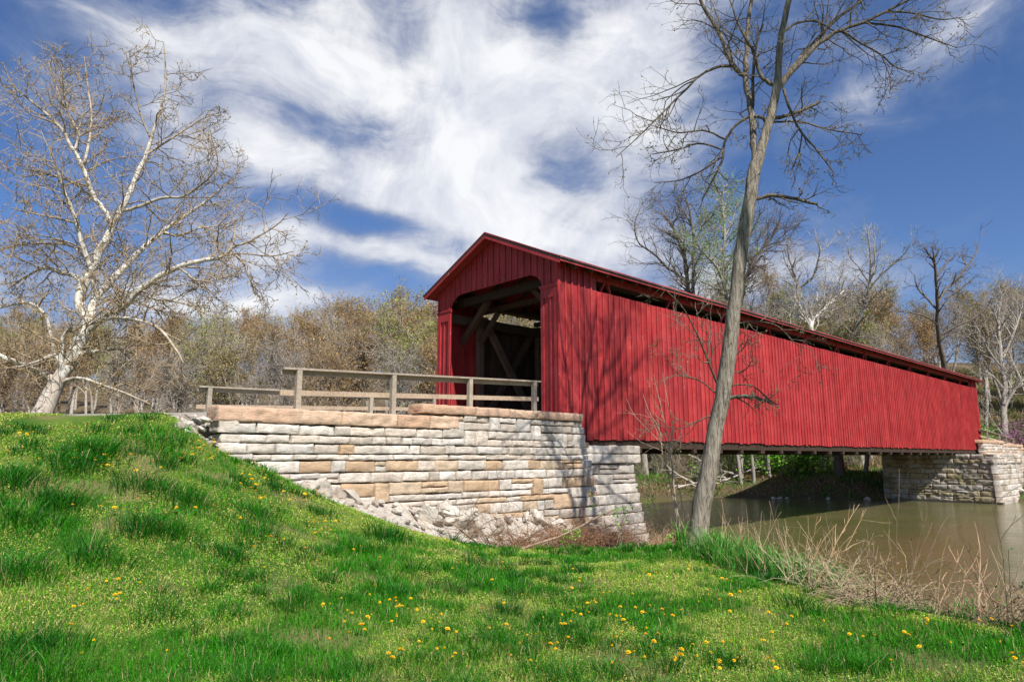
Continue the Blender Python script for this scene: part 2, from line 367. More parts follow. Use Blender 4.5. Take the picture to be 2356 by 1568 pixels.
def block(mb, O, ax, az_, nrm, w_, h_, tint, depth=.34, rough=.03, cell=.075, batter=0., seed=0):
    """rock-faced stone: front grid with broken face and rounded arrises, sides running back."""
    nx_ = max(3, int(w_/cell)+1); nz_ = max(3, int(h_/cell)+1)
    a = np.linspace(0, 1, nx_+1); c = np.linspace(0, 1, nz_+1)
    e1 = .018/w_; e2 = .016/h_; a = np.concatenate([[0, e1], a[1:-1], [1-e1, 1]]); c = np.concatenate([[0, e2], c[1:-1], [1-e2, 1]])
    A, Cc = np.meshgrid(a, c)
    dx = np.minimum(A, 1-A)*w_; dz = np.minimum(Cc, 1-Cc)*h_
    ed = np.clip(np.minimum(dx, dz)/.030, 0, 1); bul = -0.020*(1-ed)**1.5
    q = O + (A*w_)[...,None]*ax + (Cc*h_)[...,None]*az_
    nn = (fbm(q[...,0]*5+seed, q[...,1]*5, q[...,2]*9, 3, 3)-.5)*2*rough*1.5 + (vn(q[...,0]*15, q[...,1]*15, q[...,2]*34+seed, 9)-.5)*rough*1.0
    wob = (vn(A*w_*6+seed*3.1, Cc*0+seed, 0, 4)-.5)*.020; wob2 = (vn(Cc*h_*7+seed, A*0+seed*2.3, 0, 6)-.5)*.034
    q = q + nrm*(bul + nn*(.35+.65*ed))[...,None] + az_*(wob*(np.abs(Cc-.5)*2)**2)[...,None] + ax*(wob2*(np.abs(A-.5)*2)**4)[...,None]
    n2, n1_ = q.shape[:2]
    V = q.reshape(-1, 3); I = np.arange(n1_*n2).reshape(n2, n1_)
    F = np.stack([I[:-1,:-1].ravel(), I[:-1,1:].ravel(), I[1:,1:].ravel(), I[1:,:-1].ravel()], 1)
    rim = np.concatenate([I[0,:], I[1:,-1], I[-1,-2::-1], I[-2:0:-1,0]])
    B = V[rim] - nrm*depth
    nb = len(V); k = len(rim); bi = nb + np.arange(k)
    F2 = np.stack([rim, bi, np.roll(bi,-1), np.roll(rim,-1)], 1)
    T = np.asarray(tint)[None]*np.ones((nb+k,1))
    mb.add(np.concatenate([V, B]), np.concatenate([F, F2]), T, smooth=True)

def masonry(mb, courses, lo, hi, vface, picker, nrm=None, dirn=None, org=None, wr=(.25,.88), rough=.036, gap=.012, seed=1, cell=.075, vgap=.030, jump=.10):
    """courses: list of z edges, top to bottom.  lo(z), hi(z): extent along dirn; vface(z): outward offset.  Some stones run through two courses."""
    rr = random.Random(seed)
    nrm = -Vv if nrm is None else nrm; dirn = U if dirn is None else dirn
    occ = []
    for k in range(len(courses)-1):
        zt, zb = courses[k], courses[k+1]; zm = (zt+zb)/2; a = lo(zm); e = hi(zm); nocc = []
        if e - a < .15: occ = []; continue
        while a < e-.02:
            hit = [o_ for o_ in occ if o_[0]-.02 <= a < o_[1]-.02]
            if hit: a = hit[0][1]; continue
            nxt = min([o_[0] for o_ in occ if o_[0] > a] + [e])
            w_ = rr.uniform(*wr)*(1.0 if zt-zb > .15 else 1.35)
            if nxt-(a+w_) < .24: w_ = nxt-a
            z0, z1 = zb, zt; parts = [(z0, z1)]; r1 = rr.random()
            if zt-zb > .20 and r1 < .16:
                zc = zb + (zt-zb)*rr.uniform(.35,.65); parts = [(z0, zc), (zc, z1)]
            elif r1 > 1-jump and k+2 < len(courses) and (courses[k]-courses[k+2]) < .46 and w_ < .75:
                parts = [(courses[k+2], z1)]; nocc.append((a, a+w_))
            for (p0, p1) in parts:
                jig = rr.uniform(-.03,.03); s1 = rr.uniform(.0,.012); s2 = rr.uniform(.0,.012); vg = vgap*rr.uniform(.6,1.2)
                O = org(a+vg/2, (vface((p0+p1)/2)+jig), p0+gap/2+s1)
                block(mb, O, dirn, Z, nrm, max(.08, w_-vg), p1-p0-gap-s1-s2, picker(rr, a, zm), rough=rough, seed=rr.random()*50, cell=cell)
            a += w_
        occ = nocc

# ------------------------------------------------------------------ retaining wall beside the approach
COUR = [.985,.83,.63,.43,.26,.06,-.07,-.31,-.53,-.80,-.95,-1.08,-1.34,-1.60,-1.88,-2.15,-2.45,-2.75]
# the lower-left run has its coping one course lower (top at .91)
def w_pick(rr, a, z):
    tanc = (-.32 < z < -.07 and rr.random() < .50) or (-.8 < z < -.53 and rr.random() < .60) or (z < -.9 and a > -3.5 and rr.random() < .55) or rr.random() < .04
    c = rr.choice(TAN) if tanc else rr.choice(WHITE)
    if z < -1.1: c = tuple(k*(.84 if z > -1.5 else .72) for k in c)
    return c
root = thing('retaining_wall', 'white and tan dry stone wall with pinkish coping beside the bridge mouth', 'wall')
mb = MB()
batt = lambda z: -.35 - (1.2-z)*.075
hiU = lambda z: .56 + (1.1-z)*.20
orgU = lambda a, v, z: P(a, v, z)
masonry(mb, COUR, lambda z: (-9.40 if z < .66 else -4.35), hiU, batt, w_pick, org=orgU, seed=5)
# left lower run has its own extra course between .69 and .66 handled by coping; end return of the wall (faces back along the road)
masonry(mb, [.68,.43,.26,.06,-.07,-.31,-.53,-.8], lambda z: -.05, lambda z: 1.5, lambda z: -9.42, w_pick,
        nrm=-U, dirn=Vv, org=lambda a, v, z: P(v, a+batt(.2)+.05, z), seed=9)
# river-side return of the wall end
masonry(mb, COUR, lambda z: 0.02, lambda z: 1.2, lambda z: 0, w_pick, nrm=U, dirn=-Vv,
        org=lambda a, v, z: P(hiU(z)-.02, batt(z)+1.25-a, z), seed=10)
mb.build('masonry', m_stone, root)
mb = MB()
mb.add([P(-9.36,-.22,.66),P(.50,-.22,.66),P(1.22,-.42,-3.1),P(-9.36,-.42,-3.1),P(-9.36,1.6,.66),P(.50,.9,.66),P(1.22,.9,-3.1),P(-9.36,1.6,-3.1)],
       [(0,1,2,3),(4,7,6,5),(0,4,5,1),(1,5,6,2),(0,3,7,4)])
mb.box(P(-4.3,-.22,.661), U*4.8, Vv*1.1, Z*.32)
mb.build('wall_core', m_joint, root)
rr = random.Random(3)
lowc = [(-9.52,-8.02),(-8.02,-6.97),(-6.97,-5.62),(-5.62,-4.74),(-4.74,-3.90)]
upc = [(-4.98,-3.38),(-3.38,-2.25),(-2.25,-1.28),(-1.28,-.40),(-.40,.58)]
lowc[0] = (-9.48,-7.98)
def cop(a, b_, zb, zt, v0=-.40):
    m2 = MB(); tn = rr.choice(PINK)
    block(m2, P(a+.008, v0, zb), U, Z, -Vv, b_-a-.016, zt-zb, tn, depth=.55, rough=.035, seed=rr.random()*40, cell=.07)
    m2.box(P(a+.02, v0+.03, zt-.06), U*(b_-a-.04), Vv*.5, Z*.045, tn)
    block(m2, P(a+.008, v0+.5, zb), -Vv, Z, -U, .47, zt-zb, tn, depth=.05, rough=.02, seed=rr.random()*40, cell=.07)
    m2.build('capstone', m_stone, root)
for a, b_ in lowc: cop(a, b_, .645, .925, -.42)
for a, b_ in upc: cop(a, b_, .99, 1.20, -.42)

# ------------------------------------------------------------------ near abutment pier
def pier_pick(rr, a, z):
    c = rr.choice(WHITE[:3] + [(.60,.53,.45)]); return c
root = thing('bridge_abutment', 'pale block abutment with a projecting cap under the near bridge end', 'abutment')
mb = MB()
pc = [-.20,-.50,-.78,-1.08,-1.38,-1.66,-1.98,-2.30,-2.62,-2.95,-3.3]
pv = lambda z: .02 - (-.2-z)*.085
pu = lambda z: 3.36 + (-.2-z)*.20
masonry(mb, pc, lambda z: .9, pu, pv, pier_pick, org=orgU, wr=(.7,1.5), rough=.02, seed=21, cell=.09)
masonry(mb, pc, lambda z: 0.02, lambda z: 6.4, lambda z: 0, pier_pick, nrm=U, dirn=Vv, org=lambda a, v, z: P(pu(z), pv(z)+a, z), wr=(.7,1.5), rough=.03, seed=22, cell=.1)
mb.build('masonry', m_stone, root)
mb = MB()
masonry(mb, [.355,.10,-.19], lambda z: .75, lambda z: 3.64, lambda z: -.09, pier_pick, org=orgU, wr=(1.0,1.5), rough=.03, seed=23)
masonry(mb, [.355,.10,-.19], lambda z: 0.02, lambda z: 6.4, lambda z: 0, pier_pick, nrm=U, dirn=Vv, org=lambda a, v, z: P(3.62, -.09+a, z), wr=(1.0,1.5), rough=.03, seed=24)
mb.box(P(.8,.03,-.15), U*2.7, Vv*6.0, Z*.49, (.6,.56,.5))
mb.build('cap_course', m_stone, root)
mb = MB()
mb.add([P(.8,.14,-.17),P(3.2,.14,-.17),P(3.8,-.12,-3.4),P(.8,-.12,-3.4),P(.8,6,-.17),P(3.2,6,-.17),P(3.8,6.2,-3.4),P(.8,6.2,-3.4)],
       [(0,1,2,3),(4,7,6,5),(0,4,5,1),(1,5,6,2),(0,3,7,4),(3,2,6,7)])
mb.build('core', m_joint, root)

# ------------------------------------------------------------------ far pier and its wing wall
root = thing('far_pier', 'rough grey block pier standing in the river under the far bridge end', 'pier')
FP = [.20,-.10,-.42,-.74,-1.08,-1.44,-1.80,-2.16,-2.52,-2.86]
def fp_pick(rr, a, z):
    c = rr.choice([(.50,.47,.42),(.46,.43,.38),(.56,.52,.46),(.50,.43,.30),(.42,.36,.22)]); return c
UF = 39.0
mb = MB()
fu = lambda z: UF - (-.1-z)*.09
masonry(mb, FP, lambda z: -2.05+.05*(z<-.4), lambda z: 4.75, lambda z: 0, fp_pick, nrm=-U, dirn=Vv, org=lambda a, v, z: P(fu(z)+v-(.12 if z > -.43 else 0), a, z), wr=(.6,1.3), rough=.085, seed=31, cell=.11)
masonry(mb, FP, lambda z: 0, lambda z: 7.0, lambda z: 0, lambda rr, a, z: rr.choice(WHITE), nrm=-Vv, dirn=U, org=lambda a, v, z: P(fu(z)-.1+a, -2.12-(-.1-z)*.06-(.1 if z > -.43 else 0), z), wr=(.6,1.3), rough=.06, seed=32, cell=.12)
masonry(mb, FP, lambda z: 0, lambda z: 5.0, lambda z: 0, fp_pick, nrm=Vv, dirn=U, org=lambda a, v, z: P(fu(z)-.05+a, 4.72, z), wr=(.6,1.3), rough=.05, seed=33, cell=.2)
mb.build('masonry', m_stone_dk, root)
mb = MB(); mb.box(P(UF-.12,-2.3,-3.06), U*8, Vv*7.2, Z*.22, (.55,.50,.44)); mb.box(P(UF+.1,-1.95,-3.4), U*7.5, Vv*6.6, Z*3.5, (.45,.42,.38))
mb.build('footing', m_stone_dk, root)

root = thing('far_wing_wall', 'pale coursed wing wall stepping down past the far bridge end', 'wall')
mb = MB(); FW = [1.0,.78,.56,.34,.12,-.1,-.32,-.54,-.76,-1.0,-1.25,-1.5,-1.75,-2.0,-2.3,-2.6]
def fwtop(a): return 1.22 if a < 49.5 else (.98 if a < 56 else .6)
masonry(mb, FW[:2], lambda z: 43.6, lambda z: 56, lambda z: -.5, lambda rr,a,z: rr.choice(WHITE+TAN[:1]), org=orgU, seed=41, cell=.15)
masonry(mb, FW[1:], lambda z: 43.6-(.8-z)*.1, lambda z: 66, lambda z: -.5-(1-z)*.08, lambda rr,a,z: rr.choice(WHITE+TAN[:2]), org=orgU, seed=42, cell=.15)
mb.build('masonry', m_stone, root)
for a, b_, z_ in [(43.5,45.4,1.0),(45.4,47.5,1.0),(47.5,49.5,1.0),(49.5,51.6,.8),(51.6,54,.8),(54,56.2,.8),(56.2,58.6,.56),(58.6,61,.56),(61,63.5,.56),(63.5,66,.56)]:
    m2 = MB(); block(m2, P(a+.01,-.56,z_), U, Z, -Vv, b_-a-.02, .23, rr.choice(PINK), depth=.6, rough=.03, seed=a, cell=.15)
    m2.box(P(a+.02,-.5,z_+.15), U*(b_-a-.04), Vv*.5, Z*.06, PINK[0]); m2.build('capstone', m_stone, root)
mb = MB(); mb.box(P(43.7,-.35,-3), U*12.2, Vv*6.5, Z*3.85, (1,1,1)); mb.box(P(55.9,-.35,-3), U*10, Vv*1.2, Z*3.5, (1,1,1)); mb.build('wall_core', m_joint, root)

# ------------------------------------------------------------------ approach road
m_road, t, b = mat('gravel_road_surface', .95, .1)
oc = coords(t); t.l.new(t.mix(t.noise(oc, 20, 5, .7), (.24,.21,.18,1), (.48,.44,.39,1)), b.inputs['Base Color']); bump(t, b, t.noise(oc, 40, 3, .6), .5, .02)
mb = MB()
# embankment deck from the bridge mouth back to the end of the wall, then the road bending away to the left
def slab(P4, th):
    P4 = [np.asarray(q) for q in P4]; lo_ = [q - Z*th for q in P4]
    mb.add(P4+lo_, [(0,1,2,3),(7,6,5,4),(0,4,5,1),(1,5,6,2),(2,6,7,3),(3,7,4,0)])
slab([P(-9.3,.12,.84),P(.6,.12,1.06),P(.6,5.7,1.06),P(-9.3,5.7,.84)], 3.0)
q1 = P(-9.3,.12,.84); q2 = P(-9.3,5.7,.84)
xs = [q1[0]-.02, -7.5, -9.5, -14, -22, -40, -80]
near = [q1[1]+.0, 12.6, 12.75, 12.7, 12.6, 12.6, 14]; far_ = [q2[1]+.0, 17.4, 17.2, 17.0, 17.0, 17.5, 20]
xn = [q1[0], -7.0, -9.5, -14, -22, -40, -80]; xf = [q2[0], -10.2, -11.6, -14.5, -22, -40, -80]
zz = [.84,.80,.79,.78,.78,.78,.78]
for i in range(6):
    slab([(xn[i+1],near[i+1],zz[i+1]),(xn[i],near[i],zz[i]),(xf[i],far_[i],zz[i]),(xf[i+1],far_[i+1],zz[i+1])], 1.2)
tag(mb.build('road', m_road), 'pale gravel approach road running left from the bridge mouth', kind='structure')

# ------------------------------------------------------------------ covered bridge
br = thing('covered_bridge', 'long red board and batten covered bridge with a dark shingled gable roof', 'covered bridge')
rr = random.Random(12)
def tone(s=.16):
    k = 1-rr.random()*s; return (k, k*(1-rr.random()*.05), k*(1-rr.random()*.04))
EZ = 5.50                       # eave underside
SL = .463                       # roof slope
def rz(v): return EZ + SL*((v+.42) if v < BW/2 else (BW+.42-v))   # underside of roof
OH = .36
fade = lambda q_: .86 + .28*float(fbm(np.array([q_*.33]), np.array([3.3]), 0, 3, 51)[0])
def siding(name, v0, sgn, z_lo=.51, z_hi=5.03, u0=0., u1=BLEN, m=m_red, pitch=.285):
    mb = MB(); u_ = u0; k = 0
    while u_ < u1-.05:
        w_ = min(pitch, u1-u_); full = (u_ < 1.5) or (u_ > 43.9)
        top = (rz(0)-.02 if full else z_hi + rr.uniform(-.012,.012)); bot = z_lo + rr.uniform(-.035,.03)
        d = .024 + rr.random()*.006
        mb.box(P(u_+.004, v0, bot), U*(w_-.008), Vv*sgn*d, Z*(top-bot), tuple(c_*fade(u_)*(1.12 if rr.random() < .07 else 1) for c_ in tone(.30)))
        top2 = top + (0 if full else rr.uniform(-.02,.012)); lean = rr.uniform(-.008,.008); tb2 = tuple(min(1.3, q_*1.28) for q_ in tone(.25))  # batten tint lifted above the boards: painted-in brightness of sunlit batten sides
        bw = .052+rr.random()*.01
        o = P(u_-bw/2+rr.uniform(-.008,.008), v0+sgn*d, bot+rr.uniform(-.015,.02))
        mb.box(o, U*bw, Vv*sgn*.038, Z*(top2-bot-.02)+U*lean, tb2)
        if k == 96: mb.box(P(u_-.06, v0+sgn*(d+.004), bot-.02), U*.12, Vv*sgn*.03, Z*(top2-bot), (1.12,1.1,1.1))
        u_ += w_; k += 1
    return mb.build(name, m, br)
siding('side_siding', 0., -1)
siding('side_siding', BW, +1)
# inside lining: old boards seen from within
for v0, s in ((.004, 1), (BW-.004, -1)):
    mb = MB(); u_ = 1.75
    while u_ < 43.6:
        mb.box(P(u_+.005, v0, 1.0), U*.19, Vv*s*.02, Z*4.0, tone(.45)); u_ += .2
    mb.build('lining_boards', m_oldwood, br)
# near gable facade with the arched mouth
VL, VR = 4.99, .64
def arch(v):
    if v <= VR or v >= VL: return None
    t_ = min(v-VR, VL-v); r_ = .62
    top = 5.44
    if t_ >= r_: return top
    return top - .46*(1-math.sqrt(max(0, 1-((r_-t_)/r_)**2)))
def gable(uf, sgn):
    mb = MB(); npan = 20; wv = BW/npan
    for i in range(npan):
        a, b_ = i*wv, (i+1)*wv; tn = tone(.2); n_s = 6
        for j in range(n_s):
            c0 = a+(b_-a)*j/n_s; c1 = a+(b_-a)*(j+1)/n_s; cm = (c0+c1)/2
            lo = arch(cm); lo = .95 if lo is None else lo
            lo0 = lo1 = lo
            if lo > .95: lo0 = arch(min(max(c0, VR+.001), VL-.001)); lo1 = arch(min(max(c1, VR+.001), VL-.001))
            t0, t1 = rz(c0)-.01, rz(c1)-.01
            q = [P(uf,c0,lo0),P(uf,c1,lo1),P(uf,c1,t1),P(uf,c0,t0)]; q2_ = [x + U*sgn*.03 for x in q]
            F = [(0,1,2,3),(7,6,5,4),(0,4,5,1),(3,2,6,7)]
            if j == 0 or lo > .95: F.append((0,3,7,4))
            if j == n_s-1 or lo > .95: F.append((1,5,6,2))
            mb.add(q+q2_, F, tn)
        if i > 0:
            lo = arch(a); lo = .97 if lo is None else lo+.01
            mb.box(P(uf, a-.026, lo), U*-sgn*.025, Vv*.052, Z*(rz(a)-.03-lo), tone(.2))
    return mb
g1 = gable(0, 1); g1.build('gable_siding', m_red, br)
g2_ = gable(BLEN, -1); g2_.build('gable_siding', m_red, br)
# pilaster trim (necking band, raised frame) on both sides of both mouths, return boards inside
for uf, s in ((0, -1), (BLEN, 1)):
    for (a, b_) in ((-.02, VR+.03), (VL-.03, BW+.02)):
        mb = MB()
        mb.box(P(uf+s*.062, a-.03, 4.93), U*-s*.06, Vv*(b_-a+.06), Z*.06, tone(.1))
        mb.box(P(uf+s*.045, a-.015, 4.88), U*-s*.045, Vv*(b_-a+.03), Z*.05, tone(.1))
        for (p, q_) in ((a+.02, .11), (b_-.13, .11)):
            mb.box(P(uf+s*.042, p, .97), U*-s*.04, Vv*q_, Z*3.90, tone(.15))
        mb.box(P(uf+s*.040, a+.135, 4.60), U*-s*.038, Vv*(b_-a-.27), Z*.27, tone(.15))
        mb.build('pilaster_trim', m_redtrim, br)
    # jambs: boards running in from the mouth
    for v0, sg in ((VR, -1), (VL, 1)):
        pass
    for v0, sg in ((.006, 1), (BW-.006, -1)):
        mb = MB()
        for k in range(8):
            a = (.035 + k*.215)
            mb.box(P(uf - s*a, v0, 1.0), U*-s*.21, Vv*sg*.02, Z*4.4, tone(.25))
        mb.build('mouth_lining', m_red, br)
# corner boards
for uf, s in ((0,-1),(BLEN,1)):
    for v0, sv in ((0,-1),(BW,1)):
        mb = MB()
        mb.box(P(uf+s*.05, v0+sv*.052, .53), U*-s*.13, Vv*-sv*.03, Z*(rz(0)-.56), tone(.1))
        mb.build('corner_board', m_redtrim, br)
# roof
mb = MB(); TH = .055
for side in (0, 1):
    v_e = -.42 if side == 0 else BW+.42; vm = BW/2
    ze = rz(v_e if side == 0 else v_e)+.03; zm_ = EZ + SL*(BW/2+.42)+.03
    u0_, u1_ = -OH-.03, BLEN+OH+.03; vs = -.03 if side == 0 else .03
    q = [P(u0_, v_e+vs, ze), P(u1_, v_e+vs, ze), P(u1_, vm, zm_), P(u0_, vm, zm_)]
    q2_ = [x + Z*TH for x in q]
    mb.add(q+q2_, [(3,2,1,0),(4,5,6,7),(0,1,5,4),(1,2,6,5),(2,3,7,6),(3,0,4,7)])
    # shingle courses along the slope, slightly uneven so the edge is not a ruled line
    for k in range(24):
        f0 = k/24.; va = (v_e+vs*2)*(1-f0)+vm*f0; za = ze*(1-f0)+zm_*f0 + TH
        f1 = (k+1.05)/24.; f1 = min(f1, 1); vb = v_e*(1-f1)+vm*f1; zb_ = ze*(1-f1)+zm_*f1+TH
        nseg = 60
        for j in range(nseg):
            ua = u0_-.01 + (u1_-u0_+.02)*j/nseg; ub = u0_-.01 + (u1_-u0_+.02)*(j+1)/nseg; e = .014+rr.random()*.014
            mb.add([P(ua,va,za+e),P(ub,va,za+e),P(ub,vb,zb_+.004),P(ua,vb,zb_+.004),P(ua,va,za-.01),P(ub,va,za-.01),P(ua,vb,zb_-.01)],
                   [(0,1,2,3)]); mb.add([P(ua,va,za+e),P(ub,va,za+e),P(ub,va,za-.01),P(ua,va,za-.01)], [(3,2,1,0)])
rf = mb.build('roof', m_shingle, br)
mb = MB()
for side in (0,1):
    v_e = -.42 if side == 0 else BW+.42; sg = -1 if side == 0 else 1
    k = 0; u_ = -OH-.0
    while u_ < BLEN+OH-.1:
        L = min(4.8, BLEN+OH-u_); mb.box(P(u_+.002, v_e+sg*.0, EZ-.005), U*(L-.004), Vv*sg*.022, Z*.155, (1.12,1.1,1.1)); u_ += L
for uf, s in ((-OH,-1),(BLEN+OH,1)):
    for side in (0,1):
        v_e = -.42 if side == 0 else BW+.42
        za = EZ-.07; zb_ = EZ+SL*(BW/2+.42)-.07
        q = [P(uf,v_e,za),P(uf,BW/2,zb_),P(uf,BW/2,zb_+.215),P(uf,v_e,za+.215)]
        q2_ = [x+U*s*.025 for x in q]
        mb.add(q+q2_, [(0,1,2,3),(7,6,5,4),(0,4,5,1),(3,2,6,7),(0,3,7,4),(1,5,6,2)], tone(.1))
mb.build('fascia', m_redtrim, rf)
for v0 in (.012, BW-.037):
    mb = MB(); u_ = 1.6
    while u_ < 43.8:
        L = min(3.6, 43.9-u_); mb.box(P(u_+.003, v0, 5.36), U*(L-.006), Vv*.025, Z*.30, tone(.2)); u_ += L
    mb.build('frieze_board', m_redtrim, br)
# soffit boards under the eaves and rafters
mb = MB()
for side in (0,1):
    v_e = -.41 if side == 0 else BW+.41
    q = [P(-OH+.01, v_e, rz(v_e)+.012), P(BLEN+OH-.01, v_e, rz(v_e)+.012), P(BLEN+OH-.01, BW/2, rz(BW/2-.0001)+.008), P(-OH+.01, BW/2, rz(BW/2-.0001)+.008)]
    mb.add(q, [(0,1,2,3)], (.95,.9,.85))
mb.build('roof_boards', timber('stained_roof_boards', (.26,.026,.024), (.34,.05,.04)), br)
mb = MB(); mb2 = MB()
for k in range(62):
    u_ = .4 + k*.73
    for a, b_ in ((-.38, BW/2), (BW+.38, BW/2)):
        mb.beam(P(u_, a, rz(a)-.06), P(u_, b_, EZ+SL*(BW/2+.42)-.06), .05, .13, up=(0,0,1), tint=tone(.3))
mb.build('rafters', m_oldwood, br)
# trusses
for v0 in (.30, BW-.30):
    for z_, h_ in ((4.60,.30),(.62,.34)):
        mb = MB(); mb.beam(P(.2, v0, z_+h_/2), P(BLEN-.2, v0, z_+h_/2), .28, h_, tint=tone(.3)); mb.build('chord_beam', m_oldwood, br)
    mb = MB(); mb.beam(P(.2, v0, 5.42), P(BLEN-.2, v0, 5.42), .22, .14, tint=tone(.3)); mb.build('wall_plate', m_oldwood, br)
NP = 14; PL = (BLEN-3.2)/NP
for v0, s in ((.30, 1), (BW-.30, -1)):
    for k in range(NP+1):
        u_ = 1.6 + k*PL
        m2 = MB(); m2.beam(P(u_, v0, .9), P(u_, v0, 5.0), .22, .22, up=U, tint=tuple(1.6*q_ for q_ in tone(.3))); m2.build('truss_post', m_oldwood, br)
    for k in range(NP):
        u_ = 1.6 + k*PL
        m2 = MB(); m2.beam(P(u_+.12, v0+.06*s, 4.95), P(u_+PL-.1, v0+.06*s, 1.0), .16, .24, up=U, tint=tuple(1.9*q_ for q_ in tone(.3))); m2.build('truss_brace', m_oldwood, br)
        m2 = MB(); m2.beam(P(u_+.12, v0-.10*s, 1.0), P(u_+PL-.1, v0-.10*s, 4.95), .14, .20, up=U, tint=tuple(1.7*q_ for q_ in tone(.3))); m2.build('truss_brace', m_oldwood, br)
for k in range(NP+1):
    u_ = 1.6 + k*PL
    m2 = MB(); m2.beam(P(u_, .1, 5.14), P(u_, BW-.1, 5.14), .16, .16, tint=(.6,.56,.52)); m2.build('tie_beam', m_oldwood, br)
    m2 = MB()
    m2.beam(P(u_-.05, .42, 4.05), P(u_-.05, 1.35, 5.02), .13, .15, tint=tone(.3)); m2.build('knee_brace', m_oldwood, br); m2 = MB(); m2.beam(P(u_-.05, BW-.42, 4.05), P(u_-.05, BW-1.35, 5.02), .13, .15, tint=tone(.3))
    m2.build('knee_brace', m_oldwood, br)
# the brace and header just inside the mouth
mb = MB()
mb.beam(P(.55, .1, 5.30), P(.55, BW-.1, 5.30), .16, .26, tint=(.42,.38,.35)); mb.build('header_beam', m_oldwood, br)
mb = MB(); mb.beam(P(.75, BW-.35, 3.95), P(.75, BW-1.75, 5.25), .16, .18, tint=(.75,.63,.55)); mb.build('knee_brace', m_oldwood, br); mb = MB(); mb.beam(P(.75, .35, 3.95), P(.75, 1.75, 5.25), .16, .18, tint=(.75,.63,.55)); mb.build('knee_brace', m_oldwood, br)
# red outriggers in the slot below the eave
for k in range(12):
    u_ = 1.95 + k*3.58
    if u_ > 43.9: break
    m2 = MB()
    m2.beam(P(u_, .06, 5.0), P(u_+.26, .02, 5.46), .05, .09, up=Vv, tint=tone(.2))
    m2.beam(P(u_+.55, .06, 5.0), P(u_+.31, .02, 5.46), .05, .09, up=Vv, tint=tone(.2))
    m2.box(P(u_-.10, .0, 5.40), U*.75, Vv*.10, Z*.09, tone(.2))
    m2.build('eave_bracket', m_redtrim, br)
# floor
mb = MB(); u_ = .0
while u_ < BLEN-.1:
    mb.box(P(u_+.006, .06, 1.0), U*.238, Vv*(BW-.12), Z*.06, tone(.4)); u_ += .25
mb.build('floor_planks', m_oldwood, br)
mb = MB()
mb.beam(P(1.0, .16, .42), P(BLEN-.6, .16, .42), .26, .30, tint=(.5,.48,.46)); mb.build('sill_beam', m_oldwood, br); mb = MB(); mb.beam(P(1.0, BW-.16, .42), P(BLEN-.6, BW-.16, .42), .26, .30, tint=(.5,.48,.46)); mb.build('sill_beam', m_oldwood, br)
for v_ in (1.6,2.4,3.2,4.0):
    mb = MB(); mb.beam(P(.2, v_, .88), P(BLEN-.2, v_, .88), .12, .22, tint=(.7,.7,.7)); mb.build('floor_stringer', m_oldwood, br)
for k in range(27):
    u_ = 2.0 + k*1.62
    m2 = MB(); d = rr.uniform(-.05,.05)
    m2.box(P(u_+d, -.0, .14), U*(.20 if k % 2 else .30), Vv*BW, Z*.16, tuple(q_*.6 for q_ in tone(.3))); m2.build('floor_beam', m_oldwood, br)
mb = MB(); mb.box(P(1.0,.03,.33), U*.55, Vv*.3, Z*.18, tone(.2)); mb.build('bearing_block', m_red, br)

# ------------------------------------------------------------------ approach rails
def fence(name, label, pts_top, v0, posts, mid, u_ends, zf, beamlow=True, plank=.14, zpost=None, thick=.10):
    f = thing(name, label, 'fence')
    (ua, za), (ub, zb_) = pts_top
    zt = lambda q: za + (zb_-za)*(q-ua)/(ub-ua)
    n = 2
    for i in range(n):
        a = ua + (ub-ua)*i/n; b_ = ua+(ub-ua)*(i+1)/n
        m2 = MB(); m2.beam(P(a+.004, v0, zt(a)-.02), P(b_-.004, v0, zt(b_)-.02), plank*1.5, .04, tint=tone(.25))
        if beamlow: m2.beam(P(a+.004, v0+.05, zt(a)-.04-thick/2), P(b_-.004, v0+.05, zt(b_)-.04-thick/2), .05, thick, tint=tone(.3))
        m2.build('top_rail', m_railwood, f)
    (ma, mza), (mb_, mzb) = mid
    m2 = MB(); m2.beam(P(ma, v0+.035, mza), P(mb_, v0+.035, mzb), .045, .11, tint=(1.05,.92,.86)); m2.build('mid_rail', m_railwood, f)
    for u_ in posts:
        m2 = MB(); m2.box(P(u_-.055, v0-.10, zf), U*.11, Vv*.11, Z*(zt(u_)-.045-zf), tone(.2)); m2.build('post', m_railwood, f)
    return f
fence('approach_fence', 'weathered timber rail fence standing behind the stone wall coping', [(-8.05,1.80),(-.60,2.09)], .20, [-7.7,-5.40,-3.12,-.83], [(-8.05,1.29),(-.60,1.59)], None, .70)
fence('approach_fence', 'weathered timber rail fence on the far side of the approach', [(-8.0,1.815),(-.30,1.975)], 5.25, [-7.72,-2.9,-.5], [(-8.0,1.28),(-.4,1.58)], None, .75)
fence('far_fence', 'small timber rail fence past the far end of the bridge', [(44.6,2.02),(54.6,1.47)], -.2, [46.2,49.8,52.0,54.5], [(44.6,1.5),(54.6,1.05)], None, .9)

